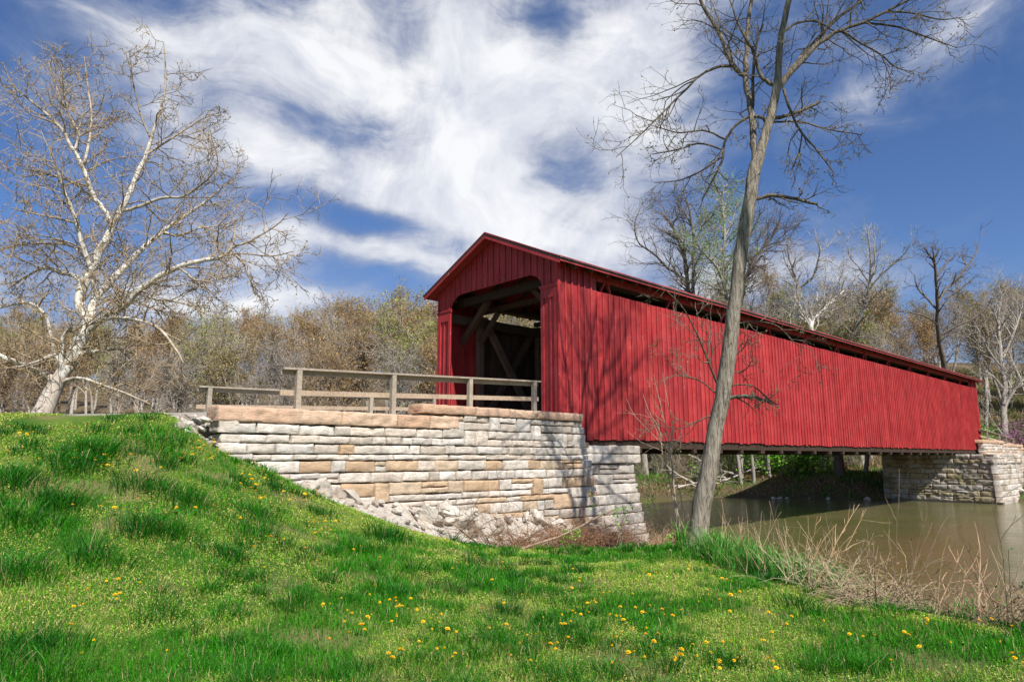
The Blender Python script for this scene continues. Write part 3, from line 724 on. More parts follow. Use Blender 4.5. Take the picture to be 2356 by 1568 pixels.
# ------------------------------------------------------------------ tubes
class Tubes:
    """many branches at once; every branch is (points n x 3, radii n)"""
    def __init__(s): s.b = []
    def add(s, p, r, sides=3): s.b.append((np.asarray(p, float), np.asarray(r, float), sides))
    def emit(s, mb, tint=(1,1,1), smooth=True, mi=0, tintfn=None, radtint=None):
        groups = {}
        for p, r, sd in s.b: groups.setdefault((len(p), sd), []).append((p, r))
        for (n, sd), L in groups.items():
            Pn = np.stack([q[0] for q in L]); Rn = np.stack([q[1] for q in L]); B = len(L)
            T = np.gradient(Pn, axis=1); T /= np.linalg.norm(T, axis=2, keepdims=True)+1e-9
            ch = Pn[:,-1]-Pn[:,0]; ch /= np.linalg.norm(ch, axis=1, keepdims=True)+1e-9
            ref = np.where(np.abs(ch[:,2:3]) < .7, np.array([[0,0,1.]]), np.array([[1.,0,0]]))
            S_ = np.cross(T, ref[:,None,:]); S_ /= np.linalg.norm(S_, axis=2, keepdims=True)+1e-9
            Q = np.cross(T, S_)
            a = np.arange(sd)*2*math.pi/sd
            V = Pn[:,:,None,:] + Rn[:,:,None,None]*(S_[:,:,None,:]*np.cos(a)[None,None,:,None] + Q[:,:,None,:]*np.sin(a)[None,None,:,None])
            if sd >= 8:
                nz = vn(V[...,0]*5, V[...,1]*5, V[...,2]*2.2, 8)-.5
                V = V + (V-Pn[:,:,None,:])*nz[...,None]*.11
            base = (np.arange(B)*n*sd)[:,None,None] + (np.arange(n-1)*sd)[None,:,None]
            k = np.arange(sd)[None,None,:]; k2 = (k+1) % sd
            F = np.stack([base+k, base+k2, base+sd+k2, base+sd+k], -1).reshape(-1, 4)
            V = V.reshape(-1, 3)
            tt = tint if radtint is None else radtint(np.repeat(Rn.reshape(-1), sd))
            mb.add(V, F, tt, smooth=smooth, mi=mi)

def unit(v): return v/(np.linalg.norm(v)+1e-9)
def perp(d, rs):
    a = rs.normal(size=3); a -= d*np.dot(a, d); return unit(a)
def wander(p0, d, L, n, wob, up, rs):
    pts_ = [p0]; d = unit(d)
    for i in range(n-1):
        d = unit(d + rs.normal(size=3)*wob + np.array([0,0,up]))
        pts_.append(pts_[-1] + d*L/(n-1))
    return np.array(pts_)
def sub(par, rad, lev, pr, rs, out, tips):
    """grow children off a parent branch; pr[lev] = dict(n, t0, ang, L, wob, up, np, sides, rmin)"""
    if lev >= len(pr): return
    q = pr[lev]; n = len(par)
    plen = np.linalg.norm(np.diff(par, axis=0), axis=1).sum()
    cnt = q['n'](plen) if callable(q['n']) else q['n']
    for k in range(cnt):
        t_ = q['t0'] + (1-q['t0'])*((k+rs.rand())/cnt); f = t_*(n-1); i = min(int(f), n-2); fr = f-i
        p = par[i]*(1-fr)+par[i+1]*fr; r0 = rad[i]*(1-fr)+rad[i+1]*fr
        d = unit(par[i+1]-par[i]); a = R(q['ang'])*(.75+.5*rs.rand())
        dd = d*math.cos(a) + perp(d, rs)*math.sin(a)
        L = q['L'](plen, t_) if callable(q['L']) else q['L']
        L *= .6+.7*rs.rand()
        c = wander(p, dd, L, q['np'], q['wob'], q['up'], rs)
        rr0 = max(min(r0*.62, q.get('rcap', 9)), q['rmin']); rr_ = np.linspace(rr0, q['rmin']*.6, q['np'])
        out.append((lev, c, rr_, q['sides']))
        sub(c, rr_, lev+1, pr, rs, out, tips)
        if lev == len(pr)-1 or rs.rand() < .25: tips.append(c)

def leafbits(mb, tips, per, size, tints, rs, spread=.04, mi=0, flat=False):
    if not tips: return
    allp = []
    for c in tips:
        m = rs.rand(per)**.6*(len(c)-1)
        i = np.minimum(m.astype(int), len(c)-2); fr = (m-i)[:,None]
        allp.append(c[i]*(1-fr)+c[i+1]*fr)
    p = np.concatenate(allp); p = p + rs.normal(size=p.shape)*spread; n = len(p)
    a = rs.normal(size=(n,3)); a /= np.linalg.norm(a, axis=1, keepdims=True)
    b = np.cross(a, rs.normal(size=(n,3))); b /= np.linalg.norm(b, axis=1, keepdims=True)
    s = size*(.5+rs.rand(n))[:,None]
    V = np.stack([p-a*s*.5, p+b*s*.35, p+a*s*.6, p-b*s*.35], 1).reshape(-1,3)
    F = np.arange(4*n).reshape(n,4)
    T = np.array(tints)[rs.randint(0, len(tints), n)]*(.7+.6*rs.rand(n))[:,None]
    mb.add(V, F, np.repeat(T, 4, 0), mi=mi)

def bark(name, a, b_, scale=9, zst=.25, deep=.6, extra=None, dist=.02, rr_=(.35,.62)):
    m, t, b = mat(name, .9, .15)
    oc = coords(t)
    n = t.noise(t.map(oc, scl=(1,1,zst)), scale, 6, .7, dist=.5)
    c = t.mix(t.ramp(n, [(rr_[0],0),(rr_[1],1)]), a+(1,), b_+(1,))
    if extra:
        pn = t.noise(oc, extra[1], 4, .6); c = t.mix(t.ramp(pn, [(extra[2],0),(extra[2]+.06,1)]), c, extra[0]+(1,))
    c = t.mix(1.0, c, t.attr(), 'MULTIPLY')
    t.l.new(c, b.inputs['Base Color']); bump(t, b, n, deep, dist)
    return m
def leafmat(name, trans=.35, rough=.6):
    m = bpy.data.materials.new(name); m.use_nodes = True; t = NT(m.node_tree); b = t.n['Principled BSDF']
    b.inputs['Roughness'].default_value = rough; b.inputs['Specular IOR Level'].default_value = .25
    at_ = t.attr(); t.l.new(at_, b.inputs['Base Color'])
    if trans:
        tr = t.n.new('ShaderNodeBsdfTranslucent'); t.l.new(t.mix(1.0, at_, (1.15,1.2,.7,1), 'MULTIPLY'), tr.inputs[0])
        mx = t.n.new('ShaderNodeMixShader'); mx.inputs[0].default_value = trans
        t.l.new(b.outputs[0], mx.inputs[1]); t.l.new(tr.outputs[0], mx.inputs[2])
        t.l.new(mx.outputs[0], t.n['Material Output'].inputs[0])
    return m
m_leaf = leafmat('spring_leaf')
m_twig = bark('twig_bark', (.16,.125,.095), (.30,.25,.20))
m_bark = bark('furrowed_bark', (.12,.098,.072), (.41,.36,.29), scale=22, zst=.12, deep=1.0, extra=((.48,.45,.39), 9.0, .68), dist=.05, rr_=(.38,.60))
m_limb = bark('limb_bark', (.085,.068,.052), (.22,.18,.14), scale=20)
m_syc = bark('sycamore_bark', (.46,.43,.37), (.72,.69,.62), scale=5, zst=.4, deep=.25, extra=((.30,.25,.18), 2.6, .56))
m_syclow = bark('sycamore_lower_bark', (.38,.31,.25), (.60,.53,.46), scale=10, zst=.3, deep=.8)
m_wtrunk = bark('woodland_trunk_bark', (.26,.225,.185), (.50,.46,.40), scale=6, zst=.3)
m_dark = bark('dark_tree_bark', (.085,.068,.055), (.19,.16,.13), scale=8, zst=.2, deep=.8)
m_grey = bark('grey_tree_bark', (.20,.175,.145), (.38,.345,.30), scale=6, zst=.3, deep=.5)

class Skel:
    """limbs drawn where they stand; each one starts at the depth of the limb it springs from and drifts in depth"""
    def __init__(s, D, conv=lambda x, y: (x, y), seed=1, drift=.25):
        s.D = D; s.L = []; s.conv = conv; s.rs = np.random.RandomState(seed); s.drift = drift
    def limb(s, P_, sides=7, depth=None, drift=None):
        w_ = [(s.conv(p[0], p[1]), p[2]) for p in P_]
        (x0, y0) = w_[0][0]; D0 = s.D if depth is None else depth
        if s.L and depth is None:
            best = None
            for (pp, rr_, sd, q2) in s.L:
                for k in range(len(q2)):
                    d_ = (q2[k][0]-x0)**2+(q2[k][1]-y0)**2
                    if best is None or d_ < best[0]: best = (d_, pp[k][1])
            D0 = best[1]
        dr = s.rs.uniform(-1, 1) * (s.drift if drift is None else drift)
        if drift is not None: dr = drift
        ws = []; acc = 0; q2 = []
        for i, ((x, y), r_) in enumerate(w_):
            if i: acc += math.hypot(x-w_[i-1][0][0], y-w_[i-1][0][1])
            Di = D0 + dr*acc/FPX*D0
            ws.append(np.append(at(x, y, Di), r_*Di/FPX/1.0)); q2.append((x, y))
        A = np.array(ws); n = len(A)
        # resample smoothly (Catmull-Rom)
        m = max(4, min(40, n*3)); ts = np.linspace(0, n-1, m); out = []
        E_ = np.concatenate([[2*A[0]-A[1]], A, [2*A[-1]-A[-2]]])
        for t_ in ts:
            i = min(int(t_), n-2); f = t_-i; p0, p1, p2, p3 = E_[i], E_[i+1], E_[i+2], E_[i+3]
            out.append(.5*((2*p1)+(-p0+p2)*f+(2*p0-5*p1+4*p2-p3)*f*f+(-p0+3*p1-3*p2+p3)*f**3))
        out = np.array(out); pts_ = out[:,:3]; rad = np.maximum(out[:,3], .003)
        jit = s.rs.normal(size=pts_.shape)*np.minimum(rad, .08)[:,None]*.16; jit[0] = 0
        pts_ = pts_+jit
        qq = []
        for p in pts_:
            fw = p[1]*math.cos(PITCH)+p[2]*math.sin(PITCH); up = -p[1]*math.sin(PITCH)+p[2]*math.cos(PITCH)
            qq.append((1178+FPX*p[0]/fw, 784-FPX*up/fw))
        s.L.append((pts_, rad, sides, qq)); return pts_, rad
def tree_from(s, name, label, cat, barkm, twigm, pr, leaf=None, seed=3, group=None, skip=(), radtint=None):
    rs = np.random.RandomState(seed)
    base = s.L[0][0][0]
    root = thing(name, label, cat, group); root.location = base
    mb = MB(); tb = Tubes()
    for (p, r_, sd, q) in s.L: tb.add(p-base, r_, sd)
    tb.emit(mb, radtint=radtint); mb.build('trunk', barkm, root)
    out = []; tips = []
    for i, (p, r_, sd, q) in enumerate(s.L):
        if i in skip: continue
        sub(p-base, r_, 0, pr, rs, out, tips)
    tb = Tubes()
    for lev, c, rr_, sd in out: tb.add(c, rr_, sd)
    mb = MB(); tb.emit(mb, smooth=False)
    if leaf: leafbits(mb, tips, leaf[0], leaf[1], leaf[2], rs, leaf[3], mi=1)
    mb.build('crown', [twigm, m_leaf], root)
    return root

# ------------------------------------------------------------------ tall leaning tree on the near bank
s = Skel(13.7, seed=4, drift=.35)
s.limb([(1598,1276,46),(1601,1264,36),(1606,1240,27),(1612,1180,23.5),(1628,1090,22),(1645,1000,20.5),(1660,920,20),(1672,850,20),(1683,760,19),(1692,690,18.5),(1699,620,18),(1708,550,17.5),(1718,490,17),(1730,430,17),(1737,380,17.5),(1748,345,14),(1758,319,13),(1770,282,12),(1780,244,12),(1789,197,11.5),(1793,141,9.5),(1796,94,9),(1805,47,8.5),(1815,0,8),(1830,-80,6),(1838,-170,4),(1850,-260,2)], sides=14, drift=-.10)
s.limb([(1738,370,12),(1734,329,9.5),(1732,282,9),(1723,235,8.5),(1716,178,8),(1718,117,7),(1721,56,6),(1730,0,5.5),(1738,-90,4),(1740,-170,2)], sides=9, drift=.25)
s.limb([(1716,180,7),(1704,168,6.5),(1685,150,6.5),(1667,103,6),(1643,56,5.5),(1615,9,5),(1590,-60,3),(1570,-140,1.5)], sides=8)
s.limb([(1730,258,4.5),(1732,200,4.5),(1733,164,4.2),(1742,94,3.6),(1756,56,3)], sides=6)
s.limb([(1685,152,4.5),(1643,157,4),(1606,178,3.6),(1568,216,3.2),(1521,263,2.6),(1474,310,2),(1418,361,1.2)], sides=6, drift=-.3)
s.limb([(1723,268,4.5),(1690,291,4),(1667,329,3.8),(1662,366,3.4),(1643,408,2.8),(1615,460,1.8)], sides=6, drift=.2)
s.limb([(1664,345,3),(1610,330,2.6),(1555,345,2.2),(1500,355,1.4)], sides=5)
s.limb([(1667,320,3),(1620,300,2.6),(1560,305,2),(1490,285,1.2)], sides=5)
s.limb([(1662,360,3),(1610,395,2.6),(1560,415,2),(1505,420,1.2)], sides=5)
s.limb([(1771,290,5),(1752,270,4.6),(1735,268,4.4)], sides=6)
s.limb([(1776,272,6),(1800,268,5.4),(1831,258,5),(1860,247,4.6),(1885,235,4.2)], sides=7)
s.limb([(1786,215,8.5),(1812,174,8),(1850,122,7),(1878,94,6.4),(1920,47,5),(1986,0,3.6),(2050,-45,2.4)], sides=8, drift=.25)
s.limb([(1795,200,8),(1855,127,7.5),(1892,94,6.5),(1934,70,5.5),(1986,52,4.8),(2037,28,4),(2094,-2,3),(2160,-40,2)], sides=8, drift=-.15)
s.limb([(1986,52,3.5),(2061,61,3),(2131,85,2.2),(2202,110,1.2)], sides=5)
s.limb([(1934,70,3.6),(1981,99,3),(2028,127,2.4),(2061,155,1.8),(2103,167,1.1)], sides=5)
s.limb([(2028,127,2),(2045,170,1.7),(2050,210,1)], sides=4)
s.limb([(2037,28,3),(2100,30,2.6),(2160,45,2),(2215,40,1.1)], sides=5)
s.limb([(1796,80,4),(1830,55,3.6),(1880,50,3),(1930,75,2),(1990,62,1.2)], sides=5)
s.limb([(1786,200,6.5),(1767,188,6),(1751,174,5.5),(1737,132,5),(1728,108,4.5),(1700,60,3),(1680,0,2)], sides=7, drift=.15)
s.limb([(1803,205,4),(1817,249,3.6),(1841,301,3.2),(1878,343,2.6),(1921,400,1.6)], sides=6, drift=-.3)
s.limb([(1845,307,2.4),(1838,350,2),(1815,410,1.2)], sides=5)
s.limb([(1770,284,3.4),(1800,280,3),(1850,282,2.6),(1897,296,2.2),(1982,310,1.3)], sides=5)
s.limb([(1733,458,7),(1748,455,5.6),(1779,449,5.4),(1826,456,5),(1880,470,4)], sides=8, drift=-.2)
s.limb([(1835,456,2),(1848,436,1.6),(1852,412,1.1)], sides=4)
s.limb([(1655,922,7),(1672,916,5.4),(1700,910,5),(1732,912,4.8),(1756,920,4.2),(1777,926,3.6)], sides=8, drift=-.3)
s.limb([(1668,890,2.2),(1700,884,2),(1732,888,2),(1755,905,2),(1772,922,2.4)], sides=5, drift=-.3)
s.limb([(1650,880,4),(1637,850,3.2),(1626,820,3),(1600,760,2.2),(1569,705,1.7),(1524,660,1)], sides=5, drift=-.4)
s.limb([(1648,905,2.6),(1610,875,2),(1560,860,1.6),(1530,815,1)], sides=4, drift=-.4)
s.limb([(1650,950,2.4),(1600,970,1.8),(1560,985,1.4),(1500,975,.9)], sides=4, drift=-.3)
s.limb([(1634,835,2.2),(1638,800,2),(1625,760,1.2)], sides=4)
s.limb([(1684,745,2.4),(1740,740,2),(1790,750,1.6),(1830,790,1.3),(1870,805,.9)], sides=4, drift=-.4)
s.limb([(1677,830,2),(1710,800,1.5),(1724,770,.9)], sides=4)
s.limb([(1675,860,2),(1715,850,1.5),(1733,820,.9)], sides=4)
s.L = [(p, r_*(.88 if i_ == 0 else .86), sd, q) for i_, (p, r_, sd, q) in enumerate(s.L)]
PRT = [dict(n=lambda L: int(min(12, 2.6+L*2.3)), t0=.25, ang=52, L=lambda L, t_: min(1.5, .30*L+.22)*(1.2-.55*t_), wob=.22, up=.02, np=7, sides=4, rmin=.0070, rcap=.017),
       dict(n=5, t0=.22, ang=48, L=lambda L, t_: .42*L+.07, wob=.24, up=.03, np=5, sides=3, rmin=.0055),
       dict(n=2, t0=.35, ang=45, L=lambda L, t_: .45*L+.03, wob=.25, up=.03, np=4, sides=3, rmin=.0045)]
def limbtint(r_):
    k = np.clip((r_-.03)/.06, 0, 1)[:,None]; return np.array([.48,.46,.43])*(1-k) + np.array([1,1,1.])*k
sapl = tree_from(s, 'leaning_tree', 'tall leaning bare tree with furrowed bark standing on the near bank before the bridge', 'tree', m_bark, m_limb, PRT,
          leaf=(1, .035, [(.20,.22,.05),(.25,.20,.07)], .01), seed=8, skip=(0,), radtint=limbtint)

# tree standing just outside the right edge of the picture: its bare crown dapples the bridge side and the wall
SD = U*.288 + Vv - Z*1.12
def shp(x, y, T_=13.):      # picture point of the shadow on the bridge side -> point of the branch that throws it
    off = 0. if y < 960 else -.38
    r_ = ray(x, y); k = (np.dot(C0[:2], Vv[:2])+off)/np.dot(r_[:2], Vv[:2]); return r_*k - SD*T_
SHL = [([(1360,1190),(1350,1100),(1352,1000),(1368,940),(1385,860),(1400,780),(1412,700),(1420,620)],.10,.03,0),([(1368,935),(1345,880),(1325,800),(1312,730)],.06,.02,.5),([(1372,920),(1362,850),(1358,780),(1345,700)],.06,.02,-.6),
       ([(1382,870),(1420,830),(1440,770),(1455,690)],.06,.02,.7),([(1370,940),(1410,900),(1450,860),(1490,800)],.055,.02,-.3),([(1352,985),(1400,965),(1440,950),(1480,900)],.05,.02,.4),([(1350,1040),(1400,1030),(1450,1010)],.04,.015,-.4),
       ([(1312,1180),(1300,1130),(1275,1050),(1256,985),(1245,950),(1237,900),(1225,840)],.085,.04,0)]
base = shp(1358, 1190); base = np.array([base[0], base[1], hz(base[0], base[1])-.2])
stl = thing('shade_tree', 'tall bare tree outside the right edge whose shadow dapples the red siding', 'tree'); stl.location = base
tb = Tubes(); tw = Tubes(); rs = np.random.RandomState(44); out = []; tips = []
for P_, ra, rb_, dd_ in SHL:
    p = np.array([shp(x, y) for x, y in P_]); p = p + np.linspace(0,1,len(p))[:,None]*dd_*(-SD)[None,:]
    if ra > .08:
        p0 = p[0]; low = np.array([base + (p0-base)*f + np.array([.25*math.sin(f*3.1),0,0]) for f in np.linspace(0,.95,8)]); pp_ = np.concatenate([low, p]); rr_ = np.concatenate([np.linspace(ra*2.0, ra*1.05, 8), np.linspace(ra, rb_, len(p))])
    else: pp_ = p; rr_ = np.linspace(ra, rb_, len(p))
    tb.add(pp_-base, rr_, 8); sub(p-base, np.linspace(ra, rb_, len(p)), 0, [dict(n=9, t0=.12, ang=45, L=lambda L, t_: min(1.5,.42*L+.3), wob=.2, up=.05, np=6, sides=4, rmin=.016, rcap=.03), dict(n=6, t0=.15, ang=45, L=lambda L, t_: .5*L+.1, wob=.2, up=.04, np=5, sides=3, rmin=.012), dict(n=2, t0=.3, ang=45, L=lambda L, t_: .5*L, wob=.2, up=.04, np=4, sides=3, rmin=.009)], rs, out, tips)
m1 = MB(); tb.emit(m1); m1.build('trunk', m_dark, stl)
for lev, c, rr_, sd in out: tw.add(c, rr_, sd)
m1 = MB(); tw.emit(m1, smooth=False); m1.build('crown', m_dark, stl)

# ------------------------------------------------------------------ big sycamore at the left
s = Skel(24.0, conv=lambda x, y: (x*.5871, y*.5871+55.2), seed=9, drift=.5)
k_ = .62
def SL_(P_, **kw): s.limb([(a, b_, c*k_) for a, b_, c in P_], **kw)
SL_([(150,1560,46),(172,1520,40),(205,1440,34),(240,1375,29),(265,1345,28),(290,1300,27),(315,1235,26),(338,1185,24),(336,1150,19),(318,1120,22),(312,1080,21),(330,1020,21),(360,960,20),(385,900,18),(410,860,17),(440,790,15),(480,720,13),(505,670,11.5),(540,580,10),(570,520,8.5),(600,420,6.5),(640,300,5),(650,180,3.6),(640,70,2)], sides=12, drift=.05)
SL_([(340,1190,22),(352,1160,17),(362,1110,15),(375,1070,14),(420,1020,14),(480,960,12),(560,880,9.5),(640,810,8),(740,740,6),(800,700,4.5),(870,640,3),(930,600,2)], sides=9, drift=.35)
SL_([(373,1075,11),(365,1010,10),(345,930,9.5),(320,860,9),(305,790,8),(270,700,6.5),(240,620,5),(215,540,3),(190,470,2)], sides=8, drift=-.35)
SL_([(352,1190,18),(385,1165,14),(420,1148,13),(480,1110,12),(550,1040,12),(620,990,10.5),(700,950,9.5),(780,930,8.5),(870,910,7),(920,870,5),(980,850,4),(1080,790,2.6),(1130,740,1.6)], sides=9, drift=-.15)
SL_([(900,895,4),(950,930,3.4),(980,1000,2.6),(1000,1060,1.6)], sides=5)
SL_([(880,905,4),(960,900,3.4),(1060,910,2.6),(1150,890,1.6)], sides=5)
SL_([(395,1162,9),(460,1148,8),(560,1165,6.5),(620,1190,5.5),(680,1260,4.5),(720,1330,2.5)], sides=6, drift=-.4)
SL_([(560,1045,6),(600,1075,5),(680,1085,4),(760,1110,3),(810,1140,2)], sides=6)
SL_([(700,950,5),(760,1000,4),(820,1010,3),(860,1040,2)], sides=5)
SL_([(442,785,10),(400,720,9.5),(370,680,9),(340,600,8.5),(310,530,8),(280,480,7),(240,410,6),(190,360,5),(120,300,4),(50,240,2.6),(10,150,1.6)], sides=8, drift=-.25)
SL_([(330,545,6),(350,460,5.5),(358,370,4.5),(345,250,3.2),(330,130,1.8)], sides=6, drift=.3)
SL_([(295,490,5),(305,420,4.5),(240,300,3.4),(190,150,2)], sides=6)
SL_([(485,730,7),(560,710,6.5),(640,680,5.5),(720,675,4.5),(800,620,3.4),(850,560,2.2),(850,500,1.4)], sides=6, drift=-.3)
SL_([(572,512,5),(620,480,4.2),(700,430,3.4),(780,380,2.6),(840,350,1.6)], sides=6)
SL_([(590,450,4),(550,350,3.4),(520,220,2.4),(510,120,1.4)], sides=5)
SL_([(330,1025,9),(290,985,8.5),(230,970,7),(170,955,5.5),(100,990,4),(30,1040,2.4)], sides=6, drift=.2)
SL_([(345,930,5),(280,870,5),(190,860,4.2),(100,860,3.4),(20,880,2.4),(-40,900,1.6)], sides=6)
SL_([(300,780,5),(220,760,4),(120,740,3),(40,720,2)], sides=5)
SL_([(375,690,5),(280,620,4.4),(180,590,3.4),(90,600,2.2)], sides=5, drift=.4)
SL_([(640,815,5),(700,830,4.5),(780,800,3.8),(860,790,3),(960,760,2)], sides=5)
SL_([(235,1395,15),(245,1345,12),(228,1310,9),(205,1300,8),(160,1315,6),(90,1340,4.5),(20,1345,3)], sides=7, drift=-.4)
SL_([(238,1330,9),(245,1250,8.5),(258,1210,7.5),(280,1190,6)], sides=6, drift=-.2)
SL_([(218,1415,18),(192,1380,14),(140,1355,12),(80,1330,10),(0,1300,8.5),(-90,1265,6),(-180,1210,3)], sides=8, drift=-.25)
SL_([(215,1300,5),(200,1230,6),(185,1165,6.5),(160,1120,6.5),(100,1090,6),(0,1110,5),(-80,1120,3)], sides=6, drift=-.2)
SL_([(243,1405,8),(280,1390,7),(330,1390,6.2),(420,1420,5.2),(500,1450,4.2),(590,1490,2.6)], sides=6, drift=-.45)
SL_([(312,1290,8),(340,1285,7),(400,1280,6.2),(480,1275,4.5),(560,1310,2.4)], sides=6, drift=.5)
SL_([(420,1020,5),(470,1040,5),(560,1100,4),(610,1120,3),(650,1180,2)], sides=5)
SL_([(510,1080,5),(440,1130,4),(400,1110,3)], sides=5)
s.L[0] = (s.L[0][0], s.L[0][1]*.86, s.L[0][2], s.L[0][3])
PRS = [dict(n=lambda L: int(4+L*1.5), t0=.15, ang=55, L=lambda L, t_: min(2.8, .34*L+.6)*(1.15-.72*t_), wob=.24, up=.035, np=7, sides=4, rmin=.013, rcap=.035),
       dict(n=lambda L: int(3+L*2.3), t0=.15, ang=50, L=lambda L, t_: .42*L+.16, wob=.28, up=.03, np=5, sides=3, rmin=.012),
       dict(n=4, t0=.2, ang=48, L=lambda L, t_: .5*L+.10, wob=.3, up=.03, np=4, sides=3, rmin=.009)]
m_syctwig = bark('sycamore_twig', (.21,.155,.095), (.42,.33,.22))
def syctint(r_):
    k = np.clip((r_-.022)/.055, 0, 1)[:,None]; return np.array([.50,.40,.29])*(1-k) + np.array([1,1,1.])*k
rs_ = np.random.RandomState(5)
syc = tree_from(s, 'sycamore_tree', 'large spreading sycamore with white mottled limbs beyond the road', 'tree', m_syc, m_syctwig, PRS,
          leaf=(1, .060, [(.38,.26,.09),(.46,.33,.11),(.38,.32,.10),(.32,.19,.07)], .008), seed=6, radtint=syctint)
# the lower bole carries rough pinkish grey bark
for ch in syc.children:
    if ch.name.startswith('trunk'):
        me = ch.data; me.materials.append(m_syclow)
        co = np.empty(len(me.vertices)*3); me.vertices.foreach_get('co', co); co = co.reshape(-1,3)
        for pgn in me.polygons:
            c = co[pgn.vertices[0]]
            if c[2] < 1.9 + .5*math.sin(c[0]*9+c[1]*7) and abs(c[0]) < 1.6: pgn.material_index = 1

# ------------------------------------------------------------------ trees standing above the bridge roof
def cz(x, y): return (x*.3052+1656.6, y*.3052+515.4)
def c5(x, y): return (x*.4695+1380.5, y*.4695)
def PRB(d1=1.0, up=.04, rm=.022, dens=1.0):
    return [dict(n=lambda L: int((4+L*1.4)*dens), t0=.2, ang=42, L=lambda L, t_: min(3.6, .34*L+.8)*(1.15-.5*t_)*d1, wob=.2, up=up, np=6, sides=3, rmin=rm, rcap=.08),
            dict(n=lambda L: int(2+L*1.6*dens), t0=.2, ang=42, L=lambda L, t_: .45*L+.3, wob=.24, up=up, np=5, sides=3, rmin=rm*.75),
            dict(n=3, t0=.2, ang=42, L=lambda L, t_: .5*L+.2, wob=.25, up=up, np=4, sides=3, rmin=rm*.6)]
def drop(s_):   # take the first limb down to the ground at its own depth
    p, r_, sd, q = s_.L[0]; b0 = p[0]; zg = hz(b0[0], b0[1])-.2
    n = 6; ext = np.array([[b0[0], b0[1], zg+(b0[2]-zg)*k/n] for k in range(n)]); re = np.linspace(r_[0]*1.35, r_[0], n)
    s_.L[0] = (np.concatenate([ext, p]), np.concatenate([re, r_]), sd, [(9e9,9e9)]*n + q)
def bg(D, conv, limbs, seed, *a, d=1.0, **kw):
    s_ = Skel(D, conv=conv, seed=seed, drift=.5)
    for i, L in enumerate(limbs): s_.limb(L, sides=7 if i == 0 else 5)
    s_.L = [(p, np.maximum(r_*.74, .02), sd, q) for (p, r_, sd, q) in s_.L]
    drop(s_)
    return tree_from(s_, *a, seed=seed, **kw)
G_ = 'tall trees rising behind the bridge roof'
bg(60, cz, [[(1700,1150,9),(1690,1060,8),(1660,920,7),(1640,750,6),(1640,600,5.5),(1630,450,4.5),(1620,300,4),(1610,240,2.5),(1600,170,1.2)],
   [(1620,300,3.4),(1580,230,2.8),(1535,175,1.4)],[(1618,290,2.4),(1630,230,2),(1655,180,1)],[(1640,590,4),(1700,500,3.8),(1780,420,3.4),(1850,330,3),(1920,240,2.2),(1960,130,1)],
   [(1640,650,3.6),(1560,560,3),(1490,480,2.6),(1465,380,1.8)],[(1640,390,3),(1700,300,2.6),(1770,240,1.2)],[(1640,760,3),(1560,700,2.6),(1450,670,2),(1340,660,1)],
   [(1670,830,4),(1800,760,3.2),(1900,720,2.8),(2000,640,2),(2050,560,1)],[(1690,560,2.6),(1740,540,2.4),(1830,470,2),(1905,425,1)],[(1740,470,2.4),(1765,420,2.2),(1778,365,1.6)],[(1860,320,1.8),(1830,250,1.4),(1815,190,.8)]],
   21, 'dead_tree', 'dead looking dark tree with broken crooked limbs above the far roof end', 'tree', m_dark, m_dark, PRB(.55, .02, .02, .55), group=G_)
bg(62, cz, [[(990,870,6),(1000,850,6),(1030,760,5.4),(1070,660,5),(1110,540,4.4),(1130,430,3.8),(1135,300,3),(1130,200,2.2),(1110,50,1)],
   [(1070,640,3.4),(1150,560,3),(1220,490,2.2),(1280,430,1.1)],[(1115,510,3.4),(1170,430,3),(1250,350,2.6),(1330,280,2),(1400,210,1.6),(1440,140,.9)],
   [(1130,410,2.6),(1170,300,2),(1160,180,1.6),(1175,70,.9)],[(1120,440,2.4),(1050,330,1.8),(980,250,1.4),(960,170,.8)],[(1070,650,2.2),(1030,540,1.6),(990,460,.8)]],
   22, 'grey_tree', 'slim forked grey tree with sparse fresh green leaves above the roof middle', 'tree', m_grey, m_grey, PRB(.7, .06, .018, .75), leaf=(1,.10,[(.22,.34,.05),(.28,.30,.08)],.06), group=G_)
bg(65, cz, [[(520,720,6),(525,690,5.6),(560,600,5),(590,500,4.4),(570,420,4),(545,330,3.2),(510,200,2.2),(520,80,1)],
   [(590,495,4),(650,440,3.6),(700,400,3.2),(740,280,2.8),(755,190,2),(720,110,1)],[(755,195,1.8),(800,180,1.5),(850,120,1.2),(885,80,.7)],[(745,275,1.8),(820,280,1.4),(890,320,.8)],
   [(570,420,2.2),(500,300,1.8),(470,200,1)],[(550,340,2),(600,260,1.6),(640,230,.8)]],
   23, 'grey_tree', 'crooked two stemmed grey tree just right of the leaning trunk', 'tree', m_grey, m_grey, PRB(.6, .03, .018, .8), group=G_)
bg(58, cz, [[(690,800,7),(690,740,6.4),(740,680,5.4),(800,620,4.6),(860,570,4),(900,530,2.6),(960,480,1.2)],[(690,745,5),(640,680,4.2),(590,600,3),(560,540,1.6)],[(760,650,3),(730,560,2.4),(740,470,1.2)],[(690,770,3),(640,730,2.6),(570,690,1.4)]],
   24, 'pale_sycamore', 'low pale white limbed sycamore spreading behind the roof', 'tree', m_syc, m_grey, PRB(.9, .05, .02), leaf=(1,.10,[(.30,.24,.10),(.26,.24,.08)],.08), group=G_)
